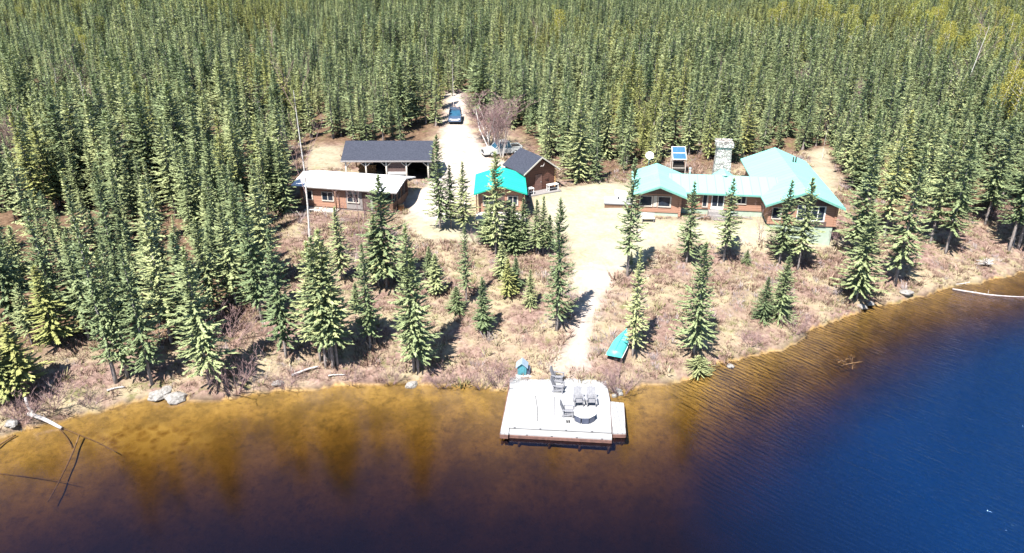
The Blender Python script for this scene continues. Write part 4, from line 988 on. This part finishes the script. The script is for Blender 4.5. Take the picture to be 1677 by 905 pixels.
# budding deciduous trees showing yellow among the spruces
def budding_mesh(seed):
    r = np.random.default_rng(seed); Vv = []; Ff = []
    for k in range(1500):
        z_ = 3+6*r.random()**.8; rr_ = 1.5*math.sin(math.pi*min(1, (z_-2.2)/8))**.7*math.sqrt(r.random()); a = r.random()*6.28
        c = np.array([rr_*math.cos(a), rr_*math.sin(a), z_]); s_ = r.uniform(.05,.10); u = r.normal(size=3); u /= np.linalg.norm(u); w_ = np.cross(u, r.normal(size=3)); w_ /= np.linalg.norm(w_)
        o = len(Vv); Vv += [c-u*s_, c+w_*s_, c+u*s_, c-w_*s_]; Ff.append((o,o+1,o+2,o+3))
    cm = bpy.data.meshes.new('leaves'); cm.from_pydata([tuple(v) for v in Vv], [], Ff); cm.materials.append(M['budding'])
    q = MB(); q.tube([(0,0,-.4),(.1,0,4),(0,.1,9)], [.1,.07,.015], 6)
    for k in range(14):
        z_ = r.uniform(2.5,8); a = r.random()*6.28; l = r.uniform(.6,1.4); q.tube([(0,0,z_),(math.cos(a)*l,math.sin(a)*l,z_+l*.9)], [.03,.008], 3)
    return cm, q.mesh('trunk', M['birch'])
bsrc = [joined(*budding_mesh(500+i), 'budding_source') for i in range(3)]
bp = []
def patch(px, py, n, rx, ry):
    for _ in range(n):
        a = px+rng.normal(0, rx); b = py+rng.normal(0, ry)
        x, y = U(a, max(b, 3), 9.0); bp.append((x, y, tz(x, y)))
for a in ((50,38,5,6,12),(133,95,3,5,8),(170,50,3,5,10),(245,30,2,5,8),(905,70,4,7,14),(1480,60,26,60,16),(1600,50,22,45,18),(1390,40,8,40,10),(1290,45,5,30,10),(1590,100,10,40,14),(1650,140,8,20,25),(1200,25,3,20,8)): patch(*a)
bp = np.array(bp); nb = len(bp); s3 = rng.uniform(.8, 1.2, nb)
scatter('budding_trees', bp, rng.uniform(0, 6.28, nb), np.column_stack([s3]*3), rng.integers(0, 3, nb), bsrc, 'yellow budding leafy trees scattered through the far spruce forest', 'leafy trees')

# ------------------------------------------------------------------ bare birches and shrubs
def bare_mesh(seed, H, stems=1, spread=.1, twigs=2.0, mat='birch', r0=.1, fine=1.0):
    r = random.Random(seed); q = MB(); tw = MB()
    def branch(p, d, L, rad, lev):
        n = 4; ps = [Vector(p)]; dd = Vector(d)
        for i in range(n):
            g_s = .10 if lev or stems > 1 else .03; dd = (dd+Vector((r.gauss(0,g_s), r.gauss(0,g_s), .05))).normalized(); ps.append(ps[-1]+dd*L/n)
        rs = [rad*(1-.8*i/n) for i in range(n+1)]
        (q if lev == 0 else tw).tube(ps, rs, 6 if lev == 0 else 3, True, False)
        if lev < 3:
            k = int({0: 9, 1: 5, 2: 4}[lev]*twigs/2*fine)
            for _ in range(k):
                t_ = r.uniform(.3 if lev == 0 else .2, .98); i = min(n-1, int(t_*n)); b = ps[i].lerp(ps[i+1], t_*n-i)
                a = r.random()*6.28; nd = (dd*.75+Vector((math.cos(a), math.sin(a), r.uniform(.1,.6)))*.6).normalized()
                branch(b, nd, L*r.uniform(.28,.45), max(rad*.42*(1-t_*.4), .009), lev+1)
    for s_ in range(stems):
        a = r.random()*6.28; d = Vector((math.cos(a)*spread, math.sin(a)*spread, 1)).normalized()
        branch((math.cos(a)*.12*(stems > 1), math.sin(a)*.12*(stems > 1), -.2), d, H*r.uniform(.8,1), r0, 0)
    return q.mesh('trunk', M[mat]), tw.mesh('branches', M['twig'])
BM = {'tall': bare_mesh(1, 10, 1, .05, 1.6, 'birch', .07), 'tall2': bare_mesh(2, 10, 1, .1, 1.8, 'birch', .06), 'multi': bare_mesh(3, 5, 9, .24, 2.8, 'birch', .045),
      'shrub': bare_mesh(4, 2.2, 12, .55, 1.8, 'twig', .022, .8), 'shrub2': bare_mesh(5, 2.0, 14, .75, 1.7, 'twig', .02, .8), 'sapling': bare_mesh(6, 4, 2, .12, 1.5, 'twig', .035)}
BH = {'tall': 10, 'tall2': 10, 'multi': 5, 'shrub': 2.2, 'shrub2': 2.0, 'sapling': 4}
def bare(px, py, topy, kind, label, name='bare_birch', cat='tree', group=None, wide=1.0, tilt=(0,0), trunk=None):
    x, y, z = G(px, py); h = h_from(x, y, z, topy); s_ = h/BH[kind]*1.02
    t = thing(name, label, cat, (x, y, z), 0, group); t.scale = (s_*wide, s_*wide, s_); t.rotation_euler = (tilt[0], tilt[1], random.random()*6.28)
    for nm, me in zip(('trunk' if kind != 'shrub' and kind != 'shrub2' else 'stems', 'branches'), BM[kind]):
        o = bpy.data.objects.new(nm, me); COL.objects.link(o); o.parent = t
bare(507,389,138,'tall','very tall thin white birch rising before the left end of the white roof', tilt=(0,R(1)))
bare(743,178,96,'tall','bare white birch standing right behind the parked estate car')
bare(803,243,168,'multi','many stemmed bare birch with a wide reddish head beside the silver pickup', wide=2.0)
bare(822,258,190,'multi','smaller many stemmed bare birch leaning over the silver pickup', wide=.7)
bare(589,386,300,'sapling','leafless sapling in front of the white roofed building near its porch', 'bare_sapling')
bare(572,384,318,'sapling','leafless sapling in front of the middle of the white roofed building', 'bare_sapling')
bare(1245,396,340,'sapling','leafless sapling between the lawn and the mint roofed house', 'bare_sapling')
bare(152,262,118,'tall2','bare white birch in a gap of the left forest, lower left of two', tilt=(0,R(-3)))
bare(253,208,128,'tall2','bare white birch in a gap of the left forest, right of the dark shade', tilt=(0,R(-4)))
bare(178,214,150,'multi','reddish bare thicket tree between the two white birches of the left forest', wide=.7)
bare(30,285,200,'multi','reddish bare thicket tree at the left picture edge', wide=.7)
bare(524,120,60,'tall','bare pale tree in the middle of the far forest, left of the drive')
bare(700,130,60,'tall','bare grey tree in the far forest above the open shed')
bare(1166,170,100,'tall2','bare pale tree in the forest above the solar stand')
bare(1310,185,120,'multi','bare reddish tree in a gap of the forest above the east wing', wide=.6)
bare(1400,185,140,'multi','bare pinkish tree in the forest right of the east wing', wide=.6)
bare(1557,212,40,'tall2','tall bare white birch in the eastern forest near the top right')
bare(1630,200,90,'tall2','tall bare grey birch nearest the right picture edge')
bare(1660,402,300,'tall2','bare white birch among the trunks at the right picture edge')
bare(1346,262,205,'tall2','bare pale trunked birch by the dark gap behind the east wing')
bare(1366,450,408,'sapling','dead leaning snag on the right bank below the east wing', 'dead_snag', 'dead tree', None, .5, (0,R(14)))
for (a, b, tp, lb) in [(95,190,110,'bare grey tree in the far left forest, highest of the left side'), (330,175,95,'bare grey tree in the forest above the very tall thin birch'), (205,330,235,'bare grey tree standing in the shade of the left forest centre'),
    (440,230,150,'bare grey tree at the left forest rim near the tall thin birch'), (870,110,40,'bare grey tree in the far forest above the log cabin'), (1060,230,165,'bare grey tree in the forest left of the solar stand'), (610,222,150,'bare grey tree just behind the open shed roof'), (1505,140,60,'bare grey tree in the far right forest')]:
    bare(a, b, tp, 'tall2', lb, wide=1.3)
gs = 'bare shrubs at the water edge'
for (a, b, tp, kd, wd_, lb) in [(1018,645,596,'shrub2',1.0,'purplish bare shrub at the right shore corner of the dock'), (1000,640,612,'shrub',1.0,'small bare shrub squeezed against the dock edge on its right'),
    (818,634,596,'shrub2',1.0,'purplish bare shrub left of the tiny blue green hut'), (790,637,604,'shrub',1.2,'low bare shrub at the waterline left of the hut shrub'),
    (640,628,598,'shrub2',1.1,'bare shrub at the waterline left of the twin spruces'), (724,633,602,'shrub2',1.2,'bare shrub at the waterline right of the twin spruces'),
    (470,635,604,'shrub',1.3,'grey bare shrub on the shore below the lone spruce'), (575,628,602,'shrub2',1.1,'bare shrub at the waterline below the five spruce clump'),
    (385,640,580,'shrub',1.2,'dark tangled bare shrub right of the broad left shore spruce'), (85,668,622,'shrub2',1.2,'dense dark bare shrub on the left bank above the fallen white log'),
    (40,690,650,'shrub',1.3,'low bare shrub at the left picture edge by the waterline'), (150,665,636,'shrub2',1.2,'low bare shrub at the waterline right of the fallen white log'),
    (1375,404,372,'shrub2',.9,'dark bare shrub by the east corner of the house'), (1262,408,380,'shrub',.9,'reddish dark shrub beneath the spruces before the east wing'),
    (1640,372,330,'shrub',1.2,'bare shrub in the gap of the right forest edge'), (780,398,372,'shrub',1.0,'bare shrub beneath the deck of the teal cabin'),
    (380,560,505,'shrub2',1.1,'brown bare shrub in the shade of the left forest edge'), (590,410,380,'shrub',1.3,'bare shrub below the white roofed building'),
    (1228,565,535,'shrub',1.2,'pinkish shrub at the waterline right of the fallen fir'), (1300,545,515,'shrub2',1.1,'pinkish shrub at the waterline of the right bank')]:
    bare(a, b, tp, kd, lb, 'bare_shrub', 'shrub', gs, wd_)

# low dormant heath, one mass of small tufts
def tuft(seed, n, H, sp_, wd_, mat):
    r = np.random.default_rng(seed); q = MB()
    for k in range(n):
        a = r.random()*6.28; b = np.array([math.cos(a)*r.random()*.22, math.sin(a)*r.random()*.22, 0]); t_ = b+np.array([math.cos(a)*sp_*r.random(), math.sin(a)*sp_*r.random(), H*r.uniform(.5,1)])
        u = np.array([-math.sin(a+r.normal(0,.8)), math.cos(a), 0])*wd_*r.uniform(.6,1.4)
        q.add([b-u, b+u, t_+u*.4, t_-u*.4], [(0,1,2,3)])
    return bpy.data.objects.new('tuft_source', q.mesh('tuft', M[mat]))
ts = [tuft(600+i, 16, .34, .28, .022, 'cover') for i in range(4)]+[tuft(610+i, 12, .42, .34, .016, 'cover_grey') for i in range(2)]
N = 80000
x = rng.uniform(-46, 62, N); y = rng.uniform(38, 98, N)
d_ = shore_dist(x, y); cs = poly_sd(x, y, CLEAR)
openg = np.maximum.reduce([poly_sd(x, y, p) for p in (DRIVE, LAWN, PATH, YARD, BACK, SIDE)])
dens = .25+.9*vnoise(x, y, .5, 31)
k = (d_ > .15) & (openg < -.1) & (rng.random(N) < dens) & ((cs > -3) | (rng.random(N) < .25))
# not inside the buildings
def inbox(cx, cy, a, x0, x1, y0, y1):
    lx = (x-cx)*math.cos(a)+(y-cy)*math.sin(a); ly = -(x-cx)*math.sin(a)+(y-cy)*math.cos(a)
    return (lx > x0) & (lx < x1) & (ly > y0) & (ly < y1)
bad = inbox(HX,HY,HA,-.3,4.7,-.3,7.5)|inbox(HX,HY,HA,4,13.5,.5,7.5)|inbox(HX,HY,HA,13,20,-1.2,15.3)|inbox(wx,wy,WA,-11.2,.3,-.5,4.8)|inbox(-4,72.9,0,0,5.6,-2,7.2)|inbox(1.35,79.3,LA,-.4,4.5,-1.5,4.2)|inbox(-19.6,83.5,0,0,10,0,6)
bad |= inbox(1022,566,0,0,0,0,0)
k &= ~bad; x, y = x[k], y[k]; n = len(x); s_ = rng.uniform(.4, 1.05, n)*(.6+.8*vnoise(x, y, .45, 33))*np.where(rng.random(n) < .05, 2.0, 1)
grey = (vnoise(x, y, .7, 34) > .80) | (rng.random(n) < .04)
scatter('heath_cover', np.column_stack([x, y, ter(x, y)-.03]), rng.uniform(0,6.28,n), np.column_stack([s_, s_, s_]), np.where(grey, rng.integers(4,6,n), rng.integers(0,4,n)), ts,
        'pinkish brown dormant heath and dead grass covering the bank', 'ground cover')

# ------------------------------------------------------------------ logs, stones, fallen boughs
def log(pa, pb, ra, rb, mat, name, label, cat='log', za=0, zb=0, group=None, bend=.1, stubs=3):
    a = Vector(pa); b = Vector(pb); n = 7; ps = []
    sd = Vector((-(b-a).y, (b-a).x, 0)).normalized()
    for i in range(n+1):
        t_ = i/n; ps.append(a.lerp(b, t_)+sd*bend*math.sin(t_*3.1)+Vector((0,0,random.gauss(0,.01))))
    q = MB(); o = ps[0].copy(); q.tube([p-o for p in ps], [ra+(rb-ra)*i/n for i in range(n+1)], 8)
    for _ in range(stubs):
        i = random.randint(1, n-1); an = random.random()*6.28; v = (sd*math.cos(an)+Vector((0,0,abs(math.sin(an)))))*random.uniform(.15,.5); q.tube([ps[i]-o, ps[i]-o+v], [ra*.3, .008], 4)
    ob = q.obj(name, M[mat]); ob.location = o; return tag(ob, label, cat, group)
def U3(px, py, z): x, y = U(px, py, z); return (x, y, z)
x, y, z = G(48, 682); log((x,y,z+.25), U3(101,701,.02), .16, .11, 'driftwood', 'fallen_log', 'silver white fallen log reaching from the left bank into the water')
x, y, z = G(55, 675); log((x,y,z-.1), (x-.35,y+.15,z+1.15), .13, .09, 'driftwood', 'tree_stump', 'short leaning grey stump beside the white log on the left bank', 'stump', stubs=1)
log(U3(130,713,.03), U3(78,822,-.75), .06, .035, 'log_wet', 'sunken_log', 'brown sunken pole slanting down into the dark water on the left', bend=.12)
log(U3(0,776,-.5), U3(125,792,-.65), .03, .02, 'log_wet', 'sunken_log', 'long thin sunken pole lying level at the left picture edge')
log(U3(105,702,-.08), U3(190,740,-.35), .05, .03, 'log_wet', 'sunken_log', 'thin sunken branch just off the tip of the white log')
log(U3(98,704,-.1), U3(118,734,-.3), .04, .03, 'log_wet', 'sunken_log', 'short thin sunken stick below the tip of the white log')
log(U3(-5,732,.02), U3(26,712,.05), .06, .05, 'log_wet', 'sunken_log', 'brown pole touching the left picture edge at the waterline')
log(U3(1560,473,.03), U3(1690,486,-.02), .08, .04, 'driftwood', 'floating_log', 'long pale log floating off the right shore near the picture edge', bend=-.5)
log(U3(1600,459,.1), U3(1560,466,.1), .06, .03, 'driftwood', 'driftwood', 'pale stick at the right waterline behind the floating log')
x, y, z = G(478, 618); x2, y2, z2 = G(522, 604); log((x,y,z+.2), (x2,y2,z2+.25), .09, .06, 'driftwood', 'fallen_log', 'pale fallen log on the shore below the lone spruce')
x, y, z = G(538, 618); x2, y2, z2 = G(566, 616); log((x,y,z+.15), (x2,y2,z2+.15), .06, .04, 'driftwood', 'fallen_log', 'short pale fallen log on the shore below the five spruce clump')
x, y, z = G(176, 642); x2, y2, z2 = G(205, 636); log((x,y,z+.15), (x2,y2,z2+.15), .08, .05, 'driftwood', 'fallen_log', 'short white fallen log beneath the slanted spruce trunk')
x, y, z = G(1140, 361); x2, y2, z2 = G(1166, 357); log((x,y,z+.2), (x2,y2,z2+.3), .09, .04, 'wood_grey', 'fallen_log', 'dark knotty log lying on the lawn before the glass door', stubs=9)
x, y, z = G(1200, 357); x2, y2, z2 = G(1232, 360); log((x,y,z+.3), (x2,y2,z2+.15), .10, .04, 'wood_grey', 'fallen_log', 'dark branchy log lying on the lawn before the small double window', stubs=12)
for k, (a, b, c, d) in enumerate([(1372,594,1402,585),(1378,599,1412,592),(1390,582,1396,604),(1368,588,1390,596)]):
    log(U3(a,b,-.05), U3(c,d,.06 if k == 1 else -.02), .045, .025, 'log_wet', 'sunken_branch', ['highest','lowest','steepest','leftmost'][k]+' stick of the brown tangle poking from the lake off the right bank', 'branch', group='tangle of sticks in the water', stubs=5)
# upturned root plate on the right bank
x, y, z = G(1612, 436); q = MB()
for k in range(38):
    a = random.random()*3.14; l = random.uniform(.5,1.3); q.tube([(0,0,.25),(math.cos(a)*l*.5,-.1+random.gauss(0,.15),.3+math.sin(a)*l*.45),(math.cos(a)*l,random.gauss(0,.3),.25+math.sin(a)*l*.7)], [.05,.03,.008], 4)
o = q.obj('root_plate', M['driftwood']); o.location = (x,y,z); tag(o, 'silver upturned root plate with spreading roots on the right bank', 'stump')
# fallen fir at the waterline
cm = spruce_meshes(720, 10, 3.0, .01, 1.2)[0]; tm = LOW[1][1]; x, y, z = G(1144, 610)
t = thing('spreading_juniper', 'low spreading pale green evergreen bush at the waterline below the large full spruce', 'bush', (x, y, z)); t.scale = (.62,.46,.14); t.rotation_euler = (R(-8), R(6), .7)
for nm, me in (('crown', cm), ('trunk', tm)):
    o = bpy.data.objects.new(nm, me); COL.objects.link(o); o.parent = t
# stones
def rock(px, py, s_, label, flat=.55, mat='rock', zoff=0):
    x, y, z = G(px, py); import bmesh; bm = bmesh.new(); bmesh.ops.create_icosphere(bm, subdivisions=3, radius=1)
    sd = random.random()*50
    for v in bm.verts:
        f = 1+.38*mnoise.noise(v.co*1.3+Vector((sd,0,0)))+.12*mnoise.noise(v.co*4+Vector((sd,0,0))); v.co = Vector((v.co.x*f*1.25, v.co.y*f, v.co.z*f*flat))
    me = bpy.data.meshes.new('boulder'); bm.to_mesh(me); bm.free(); me.materials.append(M[mat])
    o = bpy.data.objects.new('boulder', me); COL.objects.link(o); o.location = (x, y, z+zoff+s_*.12); o.scale = (s_,)*3; o.rotation_euler[2] = random.random()*6
    tag(o, label, 'boulder', 'boulders at the water edge')
for a in [(258,648,.55,'pale flat boulder at the waterline under the left shore spruces, left of two'), (288,652,.65,'largest pale boulder at the waterline under the left shore spruces'), (272,640,.4,'small pale boulder behind the two larger ones on the left shore'),
          (1483,480,.5,'grey boulder at the waterline of the right bank'), (1410,502,.4,'grey boulder in front of the bushy waterside spruce'), (1425,497,.32,'small stone right of the boulder before the bushy waterside spruce'),
          (1010,640,.3,'white stone at the dock edge under the purplish shrub'), (1016,645,.22,'small white stone in the water by the right side of the dock'), (1006,648,.2,'smallest white stone touching the right side of the dock'),
          (455,628,.35,'pale stone on the shore below the lone spruce'), (675,630,.4,'pale stone at the waterline below the twin spruces'), (1196,600,.3,'pale stone at the waterline right of the fallen fir'),
          (20,694,.4,'pale stone on the left bank near the picture edge'), (1562,362,.4,'pale stone at the right forest edge')]: rock(*a)
